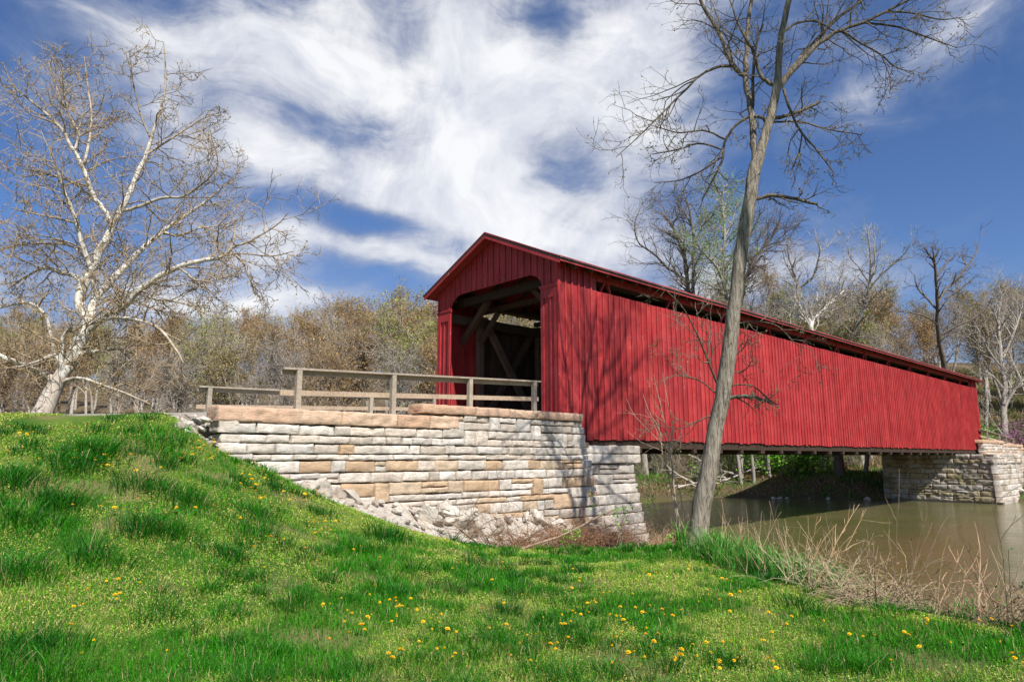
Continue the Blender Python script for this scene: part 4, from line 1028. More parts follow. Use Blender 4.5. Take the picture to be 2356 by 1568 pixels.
bg(63, cz, [[(2160,1640,10),(2150,1560,9.5),(2140,1400,8.5),(2150,1200,7.4),(2130,1100,6.6),(2110,900,5),(2100,700,3.6),(2120,550,2),(2100,460,1)],
   [(2135,1010,4),(2200,850,3.2),(2260,700,2.4),(2290,560,1.2)],[(2100,760,2.8),(2060,640,2),(2040,560,1)],[(2148,1380,5),(2220,1250,4.2),(2300,1150,3),(2360,1000,1.6)],[(2130,1090,3.6),(2030,960,3),(1960,820,2),(1900,720,1)],[(2145,1250,4),(2060,1150,3),(1980,1100,2)]],
   25, 'grey_tree', 'big grey spreading tree at the right edge behind the bridge end', 'tree', m_grey, m_grey, PRB(1.0, .04, .018), leaf=(1,.08,[(.28,.24,.12),(.24,.22,.09)],.06), group=G_)
bg(58, c5, [[(435,1440,7),(430,1400,6.5),(420,1300,6),(405,1220,5.4),(380,1170,4.6),(350,1100,3.6),(300,1040,2)],[(430,1400,5),(380,1340,4.6),(330,1310,4.2),(260,1240,3.4),(190,1190,2.6),(170,1100,2),(200,1010,1)],[(405,1225,3),(420,1120,2.4),(390,1040,1.4)]],
   26, 'multi_stemmed_tree', 'leftmost bare dark tree with curving stems behind the roof', 'tree', m_dark, m_dark, PRB(.85, .05, .02, .8), group=G_)
bg(57, c5, [[(458,1440,6),(455,1410,5.6),(460,1200,4.6),(450,1100,3.8),(430,1000,2.6),(400,930,1.4)],[(458,1210,3),(500,1110,2.4),(560,1050,1.4)],[(455,1130,2.6),(420,1050,2),(370,990,1.2)]],
   27, 'multi_stemmed_tree', 'straight slim dark tree beside the curving one behind the roof', 'tree', m_dark, m_dark, PRB(.8, .06, .02, .8), group=G_)
bg(55, c5, [[(640,1480,7),(625,1440,6.6),(600,1300,5.6),(612,1150,4.6),(600,1000,3.4),(610,910,1.6)],[(620,1440,4.6),(580,1320,4.2),(520,1250,3.2),(470,1190,1.8)],[(605,1250,3),(560,1150,2.4),(530,1060,1.4)],[(612,1160,3),(650,1080,2.2),(670,990,1.2)],[(605,1320,2.6),(660,1230,2.2),(690,1140,1.2)]],
   28, 'leafing_tree', 'tree hazed with fresh light green leaves behind the leaning trunk', 'tree', m_grey, m_grey, PRB(.8, .08, .016, 1.2), leaf=(4,.12,[(.20,.36,.05),(.26,.42,.08),(.17,.30,.05)],.22), group=G_)
bg(56, c5, [[(690,1500,7),(695,1440,6.8),(720,1350,6),(760,1260,5),(830,1180,3.6),(880,1100,1.8)],[(700,1420,5),(715,1370,4.6),(750,1310,3.6),(795,1250,2)],[(700,1420,4),(690,1300,3.4),(740,1150,2.4),(790,1040,1.2)],[(770,1250,3),(840,1210,2.4),(900,1150,1.4),(960,1100,.8)]],
   29, 'multi_stemmed_tree', 'dark bare tree fanning out right of the leaning trunk', 'tree', m_dark, m_dark, PRB(.9, .06, .02), group=G_)

# ------------------------------------------------------------------ the woods: each tree a thing; eleven growths, copied
def wood_proto(seed, H, twigm, barkm, leaf, dens=1.0, r0=.20, spread=34, low=.46, lp=1):
    rs = np.random.RandomState(seed)
    tr = wander(np.array([0,0,-.3]), np.array([rs.normal()*.06, rs.normal()*.06, 1]), H*.86, 12, .07, .06, rs)
    rad = np.linspace(r0, .03, 12)
    out = []; tips = []
    pr = [dict(n=int(14*dens), t0=low, ang=spread, L=lambda L, t_: .33*L*(1.15-.65*t_), wob=.15, up=.13, np=7, sides=4, rmin=.022, rcap=.09),
          dict(n=6, t0=.2, ang=40, L=lambda L, t_: .48*L*(1.1-.4*t_)+.3, wob=.2, up=.07, np=5, sides=3, rmin=.016),
          dict(n=4, t0=.15, ang=42, L=lambda L, t_: .55*L+.25, wob=.25, up=.06, np=4, sides=3, rmin=.013),
          dict(n=3, t0=.2, ang=42, L=lambda L, t_: .6*L+.12, wob=.25, up=.05, np=3, sides=3, rmin=.011)]
    sub(tr, rad, 0, pr, rs, out, tips)
    tb = Tubes(); tb.add(tr, rad, 7); tbt = Tubes()
    for lev, c, rr_, sd in out: (tb if lev == 0 else tbt).add(c, rr_, sd)
    m1 = MB(); tb.emit(m1); m2 = MB(); tbt.emit(m2, smooth=False)
    leafbits(m2, tips, lp, leaf[0], leaf[1], rs, leaf[2], mi=1)
    return m1, m2
PROT = []
ORANGE = [(.47,.29,.12),(.51,.34,.14),(.41,.25,.11)]; OLIVE = [(.40,.33,.12),(.45,.39,.15),(.36,.28,.11)]; GREEN = [(.28,.38,.07),(.36,.42,.09),(.32,.32,.09)]; GREY = [(.36,.29,.21),(.32,.25,.18)]; BROWN = [(.44,.29,.12),(.48,.33,.15),(.38,.25,.11)]
SPEC = [(31,'orange',ORANGE,12,.9,4,.105),(32,'orange',ORANGE,11,1.0,4,.105),(33,'olive',OLIVE,12,1.0,4,.10),(34,'olive',OLIVE,10,.9,3,.10),(35,'green',GREEN,12,1.0,4,.105),(36,'grey',GREY,13,1.0,1,.08),
        (37,'grey',GREY,11,1.1,1,.08),(38,'brown',BROWN,12,1.0,3,.10),(39,'brown',BROWN,10,1.1,3,.10),(40,'grey',GREY,12,.8,1,.08),(41,'olive',OLIVE,13,1.0,4,.10)]
m_wtwig = bark('wood_twig', (.17,.13,.095), (.33,.27,.205)); m_wtwig2 = bark('grey_wood_twig', (.22,.19,.16), (.40,.36,.31))
for sd, kd, tn, H, dn, lp, sz in SPEC:
    gt = kd in ('grey',)
    m1, m2 = wood_proto(sd, H, None, None, (sz, tn, .10), dn, lp=lp)
    tr_o = m1.build('trunk', m_wtrunk if sd % 3 else m_grey); cr_o = m2.build('crown', [m_wtwig2 if gt else m_wtwig, m_leaf])
    PROT.append((kd, H, tr_o, cr_o, [False]))
WLAB = {'orange':'orange brown budding tree', 'olive':'olive brown budding tree', 'green':'pale green leafing tree', 'grey':'grey bare tree', 'brown':'brown bare tree'}
rw = random.Random(77)
def wood_tree(x, y, ztop, kind, where, grp):
    c = [p for p in PROT if p[0] == kind]; kd, H, a, b_, used = rw.choice(c)
    z0 = hz(x, y); k = max(.45, (ztop-z0)/H)
    root = thing('woodland_tree', WLAB[kd]+' '+where, 'tree', grp)
    root.location = (x, y, z0); root.rotation_euler = (0, 0, rw.uniform(0, 6.28)); root.scale = (k*rw.uniform(.85,1.1), k*rw.uniform(.85,1.1), k)
    if used[0]:
        a = a.copy(); b_ = b_.copy(); C.objects.link(a); C.objects.link(b_)
    used[0] = True
    a.parent = root; b_.parent = root
# skyline of the photograph: picture x -> height of the wood top
def skyl(px):
    X = [-300,0,150,400,480,520,650,700,760,830,870,960,1008]; Y = [700,715,725,730,705,722,712,735,712,682,700,695,690]
    return np.interp(px, X, Y)
rows = [(46,.84,4.6),(53,.92,4.2),(61,.97,3.9),(72,1.0,3.7),(84,1.03,4.2)]
for D, f, step in rows:
    x = -D*1.02
    while x < -1.5+ (D-46)*.06:
        px = 1178 + FPX*x/(D*math.cos(PITCH)+2.6)*1.0
        yy = skyl(px); zt = at(px, yy, D)[2]*f
        y = D + rw.uniform(-2.5, 2.5)
        kind = rw.choices(['orange','olive','green','grey','brown'], [.22,.30,.20 if px < 930 else .5,.12,.20] if D > 50 else [.05,.16,.03,.56,.20])[0]
        wood_tree(x, y, zt*rw.uniform(.88,1.03), kind, 'in the left wood, '+('front row' if D < 50 else 'second row' if D < 57 else 'middle row' if D < 66 else 'rear row' if D < 78 else 'back of the wood')+', '+('left of the sycamore' if px < 60 else 'behind the sycamore' if px < 330 else 'right of the sycamore' if px < 480 else 'behind the rail fence' if px < 780 else 'near the bridge mouth'), 'trees of the wood beyond the road')
        x += step*.68*rw.uniform(.7,1.25)
# right side: hillside behind the bridge
def skyr(px):
    X = [900,1100,1300,1450,1560,1700,1760,1850,1960,2050,2150,2250,2356,2600]; Y = [700,690,690,690,680,650,615,640,655,680,670,660,655,650]
    return np.interp(px, X, Y)
for D, f, step in [(59,.50,5.0),(56,.60,5.2),(63,.80,4.6),(71,.93,4.2),(82,1.0,4.4),(96,1.03,5.0)]:
    x = -1.0 if D > 60 else 6
    while x < D*.98:
        px = 1178 + FPX*x/(D*math.cos(PITCH)+2.6)
        zt = at(px, skyr(px), D)[2]*f
        y = D + rw.uniform(-2.5, 2.5) + max(0, (x-40))*-.12
        if uv(x, y)[1] < 6.8 and uv(x, y)[0] < 62: x += step*.5; continue
        kind = rw.choices(['orange','olive','green','grey','brown'], [.08,.38,.20,.16,.18])[0]
        wood_tree(x, y, zt*rw.uniform(.86,1.03), kind, 'behind the bridge, '+('front row' if D < 60 else 'second row' if D < 67 else 'middle row' if D < 76 else 'rear row' if D < 90 else 'hilltop row')+', '+('behind the roof peak' if px < 1300 else 'behind the near roof half' if px < 1560 else 'around the leaning tree' if px < 1800 else 'above the middle of the roof' if px < 2050 else 'above the far roof' if px < 2270 else 'at the right edge'), 'trees of the hillside behind the bridge')
        x += step*.68*rw.uniform(.7,1.25)
for kd, H, a, b_, used in PROT:
    if not used[0]:
        bpy.data.objects.remove(a); bpy.data.objects.remove(b_)

# ------------------------------------------------------------------ shrubs
def shrub_mesh(seed, H, spread, nst, leaf, lp, twigm, rs=None, r0=.02, up=.06):
    rs = np.random.RandomState(seed); out = []; tips = []; tb = Tubes()
    for k in range(nst):
        a = rs.rand()*6.28; d = np.array([math.cos(a)*spread*rs.rand(), math.sin(a)*spread*rs.rand(), 1])
        c = wander(np.array([rs.normal()*.12*H, rs.normal()*.12*H, -.05]), d, H*(.6+.5*rs.rand()), 7, .16, up, rs); r_ = np.linspace(r0, r0*.3, 7)
        tb.add(c, r_, 3)
        sub(c, r_, 0, [dict(n=6, t0=.15, ang=45, L=lambda L, t_: .45*L, wob=.2, up=.04, np=5, sides=3, rmin=r0*.45), dict(n=3, t0=.2, ang=45, L=lambda L, t_: .5*L, wob=.25, up=.02, np=4, sides=3, rmin=r0*.3)], rs, out, tips)
    for lev, c, rr_, sd in out: tb.add(c, rr_, sd)
    m = MB(); tb.emit(m, smooth=False)
    if leaf: leafbits(m, tips, lp, leaf[0], leaf[1], rs, leaf[2], mi=1)
    return m
FRESH = [(.16,.44,.03),(.22,.52,.045),(.12,.34,.03),(.27,.56,.06)]
SH = [shrub_mesh(51, 2.2, .9, 16, (.07, [(.30,.22,.13),(.25,.18,.10)], .04), 1, None, r0=.022).build('bare_shrub', [m_wtwig, m_leaf]),
      shrub_mesh(52, 1.8, 1.2, 16, (.08, [(.20,.26,.05),(.26,.28,.07)], .06), 2, None, r0=.022).build('bare_shrub', [m_wtwig2, m_leaf]),
      shrub_mesh(53, 2.4, .9, 22, (.11, FRESH, .16), 7, None, r0=.02).build('leafy_shrub', [m_twig, m_leaf]),
      shrub_mesh(54, 1.4, 1.2, 18, (.10, [(.18,.38,.05),(.26,.44,.08)], .12), 6, None, r0=.02).build('leafy_shrub', [m_twig, m_leaf])]
SHU = [False]*4
def shrub(i, x, y, k, label, grp, z=None):
    o = SH[i] if not SHU[i] else SH[i].copy()
    if SHU[i]: C.objects.link(o)
    SHU[i] = True; o.location = (x, y, hz(x, y)-.05 if z is None else z); o.rotation_euler = (0,0,rw.uniform(0,6.28)); o.scale = (k*1.15, k*1.15, k)
    tag(o, label, 'shrub', grp)
gs = at(1795, 1100, 55)
shrub(2, gs[0], gs[1], 1.6, 'bright green leafy shrub on the far bank under the bridge', None)
shrub(2, gs[0]+1.8, gs[1]+1.6, 1.9, 'taller bright green shrub behind the one on the far bank', None)
for k in range(46):
    x = 4 + k*.78 + rw.uniform(-.6,.6); D = rw.choice([54, 55.5, 57.5, 60, 63]) - max(0, x-24)*.12
    if abs(x-gs[0]) < 2.2 and D < 57: continue
    if uv(x, D)[1] < 10.2: D += 7
    if uv(x, D)[1] < 10.2: continue
    i = rw.choices([0,1,3], [.42,.38,.30])[0]
    shrub(i, x, D, rw.uniform(.6,1.15), ['brown twiggy shrub on the far bank below the bridge','greyish twiggy shrub on the far bank below the bridge','','low green shrub on the far bank below the bridge'][i], 'shrubs along the far bank')
for k in range(34):
    x = -48 + k*1.45 + rw.uniform(-.6,.6); D = rw.uniform(31, 43)
    i = rw.choices([0,1], [.6,.4])[0]
    shrub(i, x, D, rw.uniform(.5,1.0), ['brown twiggy thicket shrub at the foot of the wood','greyish thicket shrub at the foot of the wood'][i], 'thicket at the foot of the wood')
# pale arching thicket just left of the bridge mouth
for k in range(7):
    q = at(880+k*24, 960, 27+rw.uniform(-2,3)); shrub(1, q[0], q[1], rw.uniform(1.1,1.9), 'tall pale twiggy thicket left of the bridge mouth', 'pale thicket beside the bridge mouth')
for px, dd_ in ((2266,55.5),):
    q = at(px, 1000, dd_); shrub(3, q[0], q[1]+1, 1.25, 'yellow green shrub hugging the far bridge corner', None, z=.6)
rb = shrub_mesh(56, 3.2, .8, 12, (.10, [(.50,.18,.42),(.58,.24,.50)], .07), 4, None, r0=.03).build('redbud_tree', [m_dark, m_leaf])
q = at(2335, 975, 58); rb.location = (q[0], q[1], hz(q[0], q[1])+.6); tag(rb, 'small redbud with pink blossom at the right edge', 'tree')
# trunks seen under the bridge
def straight(px, pyb, D, wpx, H, label, m=m_dark, lean=0):
    q = at(px, pyb, D); z0 = hz(q[0], q[1]); rs = np.random.RandomState(int(px))
    root = thing('riverside_tree', label, 'tree', None); root.location = (q[0], q[1], z0-.2)
    tr = wander(np.zeros(3), np.array([lean,0,1]), H, 10, .04, .05, rs); rad = np.linspace(wpx*D/FPX/2, .05, 10)
    tb = Tubes(); tb.add(tr, rad, 9); m1 = MB(); tb.emit(m1); m1.build('trunk', m, root)
    out = []; tips = []; sub(tr, rad, 0, PRB(.7), rs, out, tips); tb = Tubes()
    for lev, c, rr_, sd in out:
        if c[0][2] > H*.42: tb.add(c, rr_, sd)
    m2 = MB(); tb.emit(m2, smooth=False); m2.build('crown', [m_wtwig, m_leaf], root)
straight(1933, 1110, 52.5, 24, 9, 'dark thick trunk in the bridge shade on the far bank', m_dark)
straight(1735, 1120, 53.5, 8, 8, 'thin trunk left of the bright green shrub under the bridge', m_grey)
straight(1706, 1110, 53.5, 8, 8, 'thin leaning trunk on the far bank under the bridge', m_grey, -.15)
straight(1655, 1110, 57, 18, 9, 'grey trunk right of the leaning tree under the bridge', m_grey)
straight(1487, 1110, 56, 15, 9, 'grey trunk just right of the abutment on the far bank', m_grey)
straight(1512, 1110, 58, 8, 9, 'brown slim trunk second right of the abutment', m_dark)
# driftwood and fallen limbs on the far bank
for k in range(7):
    q = at(1560+k*24, 1118, 52.6+.4*k); rs = np.random.RandomState(90+k)
    d = np.array([rs.choice([-1,1])*1., rs.normal()*.5, .35*rs.rand()+.1]); c = wander(np.zeros(3), d, 3.0+2*rs.rand(), 8, .12, 0, rs)
    tb = Tubes(); tb.add(c, np.linspace(.09,.03,8), 5); out = []; tips = []
    sub(c, np.linspace(.09,.03,8), 0, [dict(n=6, t0=.2, ang=45, L=lambda L, t_: .35*L, wob=.2, up=.02, np=5, sides=3, rmin=.015)], rs, out, tips)
    for lev, c2, rr_, sd in out: tb.add(c2, rr_, sd)
    m1 = MB(); tb.emit(m1, (1.5,1.5,1.5), smooth=False); o = m1.build('fallen_branch', m_grey); o.location = (q[0], q[1], hz(q[0],q[1])+.15)
    tag(o, 'bleached fallen branch lying on the far bank', 'branch', 'driftwood on the far bank')

# ------------------------------------------------------------------ rubble at the foot of the wall
def rock_mesh(seed, mt):
    rs = np.random.RandomState(seed); bm = MB()
    n = 10; th = np.linspace(0, math.pi, n+1)[1:-1]; ph = np.arange(14)*2*math.pi/14
    T_, Ph = np.meshgrid(th, ph, indexing='ij')
    d = np.stack([np.sin(T_)*np.cos(Ph), np.sin(T_)*np.sin(Ph), np.cos(T_)], -1).reshape(-1,3)
    d = np.concatenate([d, [[0,0,1],[0,0,-1]]])
    r_ = np.full(len(d), 1.2)
    for k in range(13):                      # cut by random planes -> angular broken stone
        nn = unit(rs.normal(size=3)); h = rs.uniform(.55,.95); dt = d@nn; r_ = np.where(dt > .05, np.minimum(r_, h/np.maximum(dt,.05)), r_)
    V = d*r_[:,None]*np.array([1, rs.uniform(.6,.9), rs.uniform(.45,.8)])
    V += (np.stack([vn(V[:,0]*3,V[:,1]*3,V[:,2]*3,k) for k in (1,2,3)],1)-.5)*.14
    m_ = len(th); k_ = 14; F = []
    for i in range(m_-1):
        for j in range(k_): F.append((i*k_+j, (i+1)*k_+j, (i+1)*k_+(j+1)%k_, i*k_+(j+1)%k_))
    top, bot = len(V)-2, len(V)-1
    bm.add(V, F, (.74,.70,.64)); 
    bm.F.append(np.array([(top, j, (j+1)%k_) for j in range(k_)])); bm.S.append(np.full(k_, False)); bm.M.append(np.full(k_, 0))
    bm.F.append(np.array([((m_-1)*k_+j, bot, (m_-1)*k_+(j+1)%k_) for j in range(k_)])); bm.S.append(np.full(k_, False)); bm.M.append(np.full(k_, 0))
    return bm.build('rubble_stone', mt)
m_rock = stone('broken_limestone'); t = NT(m_rock.node_tree); bb = t.n['Principled BSDF']; lk = bb.inputs['Base Color'].links[0].from_socket
oi = t.n.new('ShaderNodeObjectInfo'); t.l.new(t.mix(1.0, lk, t.ramp(oi.outputs['Random'], [(0,(.52,.47,.40)),(.5,(.85,.82,.78)),(1,(1.05,1.04,1.0))]), 'MULTIPLY'), bb.inputs['Base Color'])
ROCK = [rock_mesh(100+k, m_rock) for k in range(9)]; RU = [False]*9
rk = random.Random(5)
def rock(x, y, z, s_, label, grp):
    i = rk.randrange(9); o = ROCK[i] if not RU[i] else ROCK[i].copy()
    if RU[i]: C.objects.link(o)
    RU[i] = True; o.location = (x, y, z); o.rotation_euler = (rk.uniform(-.6,.6), rk.uniform(-.6,.6), rk.uniform(0,6.28)); o.scale = (s_, s_, s_*rk.uniform(.7,1))
    tag(o, label, 'stone', grp)
def ztop_r(u_):   # how high the pile leans on the wall
    return np.interp(u_, [-8.2,-7.4,-6.2,-5.2,-4,-2.6,-1.4,0,1.2], [-.35,-.62,-.88,-1.02,-1.12,-1.35,-1.45,-1.75,-2.1])
for k in range(185):
    u_ = rk.uniform(-8.0, 1.0); f = rk.random()
    zt = float(ztop_r(u_)); vf = -.40-(1.2-zt)*.075
    v_ = vf - .1 - f*(.95 if u_ > -6 else .6)
    q = P(u_, v_, 0); zg = hz(q[0], q[1])
    zpile = max(zg, zt*(1-f)+zg*f) if zt > zg else zg
    s_ = rk.choice([.05,.06,.08,.10,.12,.15,.20]) if k > 18 else rk.uniform(.24,.36)
    rock(q[0], q[1], zpile-.02, s_, 'broken white stone in the rubble pile at the wall foot' if s_ < .22 else 'large white boulder in the rubble pile at the wall foot', 'rubble stones at the wall foot')
# named larger slabs
q = P(-4.7,-1.75,0); rock(q[0], q[1], hz(q[0],q[1])+.10, .34, 'pale round boulder at the grass edge left of the brambles', None)
q = P(-2.2,-1.7,0); rock(q[0], q[1], hz(q[0],q[1])+.12, .42, 'tilted slab with brown underside among the brambles', None)
for k in range(26):      # loose stones spilling from the left end of the wall
    u_ = rk.uniform(-10.2,-9.5); v_ = rk.uniform(-1.0,.4); q = P(u_, v_, 0); rock(q[0], q[1], hz(q[0],q[1])+rk.uniform(-.03,.03), rk.uniform(.05,.13), 'loose stone spilling round the left end of the wall', 'stones at the left wall end')
for k in range(34):
    f = rk.random()*.55; q = P(-9.35,.1,0)*(1-f) + np.array([-7.1,12.55,0])*f; q = q + np.array([rk.uniform(.0,.3), -rk.uniform(.02,.45), 0])
    rock(q[0], q[1], max(hz(q[0],q[1])+.01, rk.uniform(.42,.74)), rk.uniform(.06,.16), 'dusty rubble stone heaped below the road edge left of the coping', 'rubble below the road edge')
for k in range(72):      # far bank stones and riprap by the far wing wall
    if k < 56: u_ = rk.uniform(43.6,60); v_ = rk.uniform(-2.6,-.8); z = -2.6+(v_+2.6)*.9; s_ = rk.uniform(.2,.55); q = P(u_, v_, z); lab, grp = 'pale riprap stone below the far wing wall', 'riprap below the far wing wall'
    else:
        px = rk.choice([1730,1790,1800,1860,1905,1990])+rk.uniform(-14,14); q = at(px, 1146, 50.4+rk.uniform(-.3,1.2)-max(0,(px-1850))*.012); q = np.array([q[0], q[1], WATER+.0]); s_ = rk.uniform(.08,.30); lab, grp = 'small pale stone at the far water edge', 'stones at the far water edge'
    rock(q[0], q[1], q[2], s_, lab, grp); C.objects[-1].name = 'shore_stone' if 'shore' in lab or 'water' in lab else 'riprap_stone'

# ------------------------------------------------------------------ backing under the rubble so no gap shows
mb = MB(); us = np.linspace(-8.3, 1.3, 30); vs_ = np.linspace(0, 1, 7); Vt = []
for u_ in us:
    zt = float(ztop_r(u_)); vf = -.36-(1.2-zt)*.075
    for f in vs_:
        v_ = vf - f*1.15; q = P(u_, v_, 0); zg = hz(q[0], q[1])-.06; zz_ = max(zg, zt*(1-f)+zg*f)-.05 if f < 1 else zg-.1
        Vt.append((q[0], q[1], zz_))
I = np.arange(30*7).reshape(30,7); F = np.stack([I[:-1,:-1].ravel(), I[:-1,1:].ravel(), I[1:,1:].ravel(), I[1:,:-1].ravel()], 1)
mb.add(np.array(Vt), F, (.5,.46,.40), smooth=True)
tag(mb.build('rubble_bed', m_stone), 'small stone rubble and dirt heaped along the wall foot', 'rubble', kind='stuff')

# ------------------------------------------------------------------ grass
def visible_fan(n, r0, r1, pw, rs, half=R(47)):
    """points in a wide fan in front of the lawn's near edge; density falls off with distance"""
    a = rs.uniform(-half, half, n); k = 2-pw
    r_ = (r0**k + rs.rand(n)*(r1**k-r0**k))**(1/k)
    return r_*np.sin(a), r_*np.cos(a), r_
def onlawn(x, y):
    u_, v_ = uv(x, y); z = hgt(x, y)
    ok = (z > -2.62) & ~((u_ > -9.45) & (u_ < 4.2) & (v_ > -.55)) & ~((y > 12.45) & (x < -6.6)) & (y < 19) & ~((u_ < -9.4) & (v_ > .15) & (v_ < 5.8) & (x > -8) )
    # rubble strip stays bare
    strip = (u_ > -8.2) & (u_ < 1.2) & (v_ > -1.35)
    ok &= ~(strip & (RS.rand(len(x)) < .93))
    ok &= ~((u_ < -9.2) & (u_ > -10.0) & (v_ > -1.1) & (RS.rand(len(x)) < .8))
    return ok, z
def bare(x, y):
    return np.clip((fbm(x*1.15+20, y*1.15+4, 0, 3, 55)-.645)/.05, 0, 1)
def patch(x, y):   # 0 lush dark .. 1 light yellowish
    a = fbm(x*.62+3, y*.62, 0, 4, 21); b_ = fbm(x*2.1, y*2.1, 0, 3, 22)
    q = np.clip((a*.6+b_*.4-.445)/.10 + np.clip((-x-1.5)/8,0,.75), 0, 1); return q*q*(3-2*q)
DARKG = np.array([.014,.125,.006]); MIDG = np.array([.045,.26,.007]); LITG = np.array([.16,.39,.014]); YEL = np.array([.50,.47,.13]); STRAW = np.array([.46,.37,.20])
def blades(n, r0, r1, pw, hmin, hmax, wd, seed, mix, cond=None, lean=.5):
    rs = np.random.RandomState(seed); x, y, r_ = visible_fan(n, r0, r1, pw, rs)
    ok, z = onlawn(x, y); x, y, z, r_ = x[ok], y[ok], z[ok], r_[ok]
    kb = rs.rand(len(x)) > .60*bare(x, y); x, y, z, r_ = x[kb], y[kb], z[kb], r_[kb]
    pt = patch(x, y)
    if cond is not None:
        k = cond(x, y, pt, rs); x, y, z, r_, pt = x[k], y[k], z[k], r_[k], pt[k]
    n = len(x); h = (hmin + (hmax-hmin)*rs.rand(n)**1.6)*(1.15-.5*pt)*(.75+.6*fbm(x*1.3, y*1.3, 0, 2, 31)); w_ = wd*(.7+.6*rs.rand(n))*np.clip(r_/7, .8, 2.6)
    a = rs.rand(n)*6.283; fd = rs.rand(n)*6.283
    sx, sy = np.cos(a)*w_/2, np.sin(a)*w_/2
    ln = h*lean*(.2+rs.rand(n)*1.2); lx, ly = np.cos(fd)*ln, np.sin(fd)*ln
    p0 = np.stack([x, y, z-.01], 1); S_ = np.stack([sx, sy, 0*sx], 1)
    p1 = p0 + np.stack([lx*.35, ly*.35, h*.6], 1); p2 = p0 + np.stack([lx, ly, h*(1-.25*(ln/h)**2)], 1)
    V = np.stack([p0-S_, p0+S_, p1+S_*.8, p1-S_*.8, p2], 1).reshape(-1,3)
    base = np.arange(n)[:,None]*5
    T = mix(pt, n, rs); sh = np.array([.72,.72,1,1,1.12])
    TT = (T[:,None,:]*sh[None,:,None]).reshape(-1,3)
    return V, base + np.array([[0,1,2,3]]), base + np.array([[3,2,4]]), TT
m_grass = leafmat('grass_blade', .30, .45)
def mixA(pt, n, rs):
    r1 = rs.rand(n)[:,None]; base = np.where(r1 < .35, DARKG, MIDG)*(1-pt[:,None]) + np.where(rs.rand(n)[:,None] < .55, LITG, YEL)*pt[:,None]
    st = rs.rand(n) < (.05+.10*pt); base[st] = STRAW
    return base*(.65+.7*rs.rand(n))[:,None]
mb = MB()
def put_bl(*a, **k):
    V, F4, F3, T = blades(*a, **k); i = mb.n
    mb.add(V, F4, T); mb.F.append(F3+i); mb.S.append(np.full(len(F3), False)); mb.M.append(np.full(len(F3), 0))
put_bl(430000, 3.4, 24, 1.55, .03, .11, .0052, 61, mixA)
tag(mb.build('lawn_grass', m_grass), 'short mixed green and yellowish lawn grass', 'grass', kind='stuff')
# small broad leaves of clover and chickweed between the blades
rs = np.random.RandomState(64); x, y, r_ = visible_fan(520000, 3.4, 24, 1.5, rs); ok, z = onlawn(x, y); x, y, z, r_ = x[ok], y[ok], z[ok], r_[ok]
pt = patch(x, y); keep = rs.rand(len(x)) < (.35+.65*pt)*(1-.5*bare(x, y)); x, y, z, r_, pt = [q[keep] for q in (x, y, z, r_, pt)]; n = len(x)
hh = rs.rand(n)*.045*(.6+.8*fbm(x*3,y*3,0,2,77)); sz = .0068*(.6+.8*rs.rand(n))*np.clip(r_/7,.8,2.4)
nrm = rs.normal(size=(n,3))*.45 + np.array([0,0,1]); nrm /= np.linalg.norm(nrm, axis=1, keepdims=True)
ta = np.cross(nrm, rs.normal(size=(n,3))); ta /= np.linalg.norm(ta, axis=1, keepdims=True); tb_ = np.cross(nrm, ta)
p = np.stack([x, y, z+hh], 1); V = np.stack([p-ta*sz[:,None], p+tb_*sz[:,None]*.7, p+ta*sz[:,None], p-tb_*sz[:,None]*.7], 1).reshape(-1,3)
T = (np.where(rs.rand(n)[:,None] < .5, MIDG*1.1, LITG)*(1-pt[:,None]) + np.where(rs.rand(n)[:,None] < .5, LITG*1.15, YEL)*pt[:,None])*(.7+.6*rs.rand(n))[:,None]
mb = MB(); mb.add(V, np.arange(4*n).reshape(n,4), np.repeat(T, 4, 0))
tag(mb.build('lawn_weeds', m_grass), 'tiny broad leaved weeds covering the lighter lawn patches', 'weeds', kind='stuff')
# dark tussocks of longer grass
rs = np.random.RandomState(66); mb = MB()
cx, cy, cr = visible_fan(1500, 3.6, 20, 1.35, rs); ok, zc = onlawn(cx, cy); u_, v_ = uv(cx, cy); ok &= (u_ < -8.4) | (v_ < -1.45); ok &= (fbm(cx*.45+9, cy*.45, 0, 3, 41) > .43); cx, cy, cr = cx[ok], cy[ok], cr[ok]
# hand placed big tussocks of the slope
for (px, py, D) in [(145,1090,9.8),(130,1180,8.6),(60,1215,7.6),(370,1018,11.6),(200,1050,10.8),(240,1290,7.2),(405,1240,8.2),(60,1340,6.2),(340,1130,9.2),(300,1230,8.0),(430,1160,9.2),(600,1190,9.6),(560,1230,8.9),(230,1060,10.6),(880,1240,12.2),(800,1260,11.2),(20,1120,9.2),(60,1500,5.0),(30,1560,4.8)]:
    r__ = ray(px, py); best = None
    for Dq in np.linspace(3.5, 16, 120):
        q = r__/r__[1]*Dq; d_ = q[2]-hz(q[0], q[1])
        if d_ <= 0: best = q; break
    if best is not None:
        for k in range(5): cx = np.append(cx, best[0]+rs.normal()*.13); cy = np.append(cy, best[1]+rs.normal()*.13); cr = np.append(cr, -np.hypot(best[0], best[1]))
nb = 70
big = cr < 0; cr = np.abs(cr)
X = np.repeat(cx, nb) + rs.normal(size=len(cx)*nb)*np.repeat(np.where(big,.13,.075)*(.7+.6*rs.rand(len(cx))), nb); Y = np.repeat(cy, nb) + rs.normal(size=len(cx)*nb)*np.repeat(np.where(big,.13,.075), nb)
Zb = hgt(X, Y); n = len(X); Hc = np.repeat(np.where(big,.26,.15)*(.6+.7*rs.rand(len(cx))), nb)
h = Hc*(.5+.6*rs.rand(n)); w_ = .0045*(.7+.6*rs.rand(n))*np.clip(np.repeat(cr, nb)/6, .8, 2.4)
wd = np.repeat(rs.normal(size=len(cx))*.35+.5, nb); fd = np.arctan2(Y-np.repeat(cy,nb), X-np.repeat(cx,nb)) + rs.normal(size=n)*.7
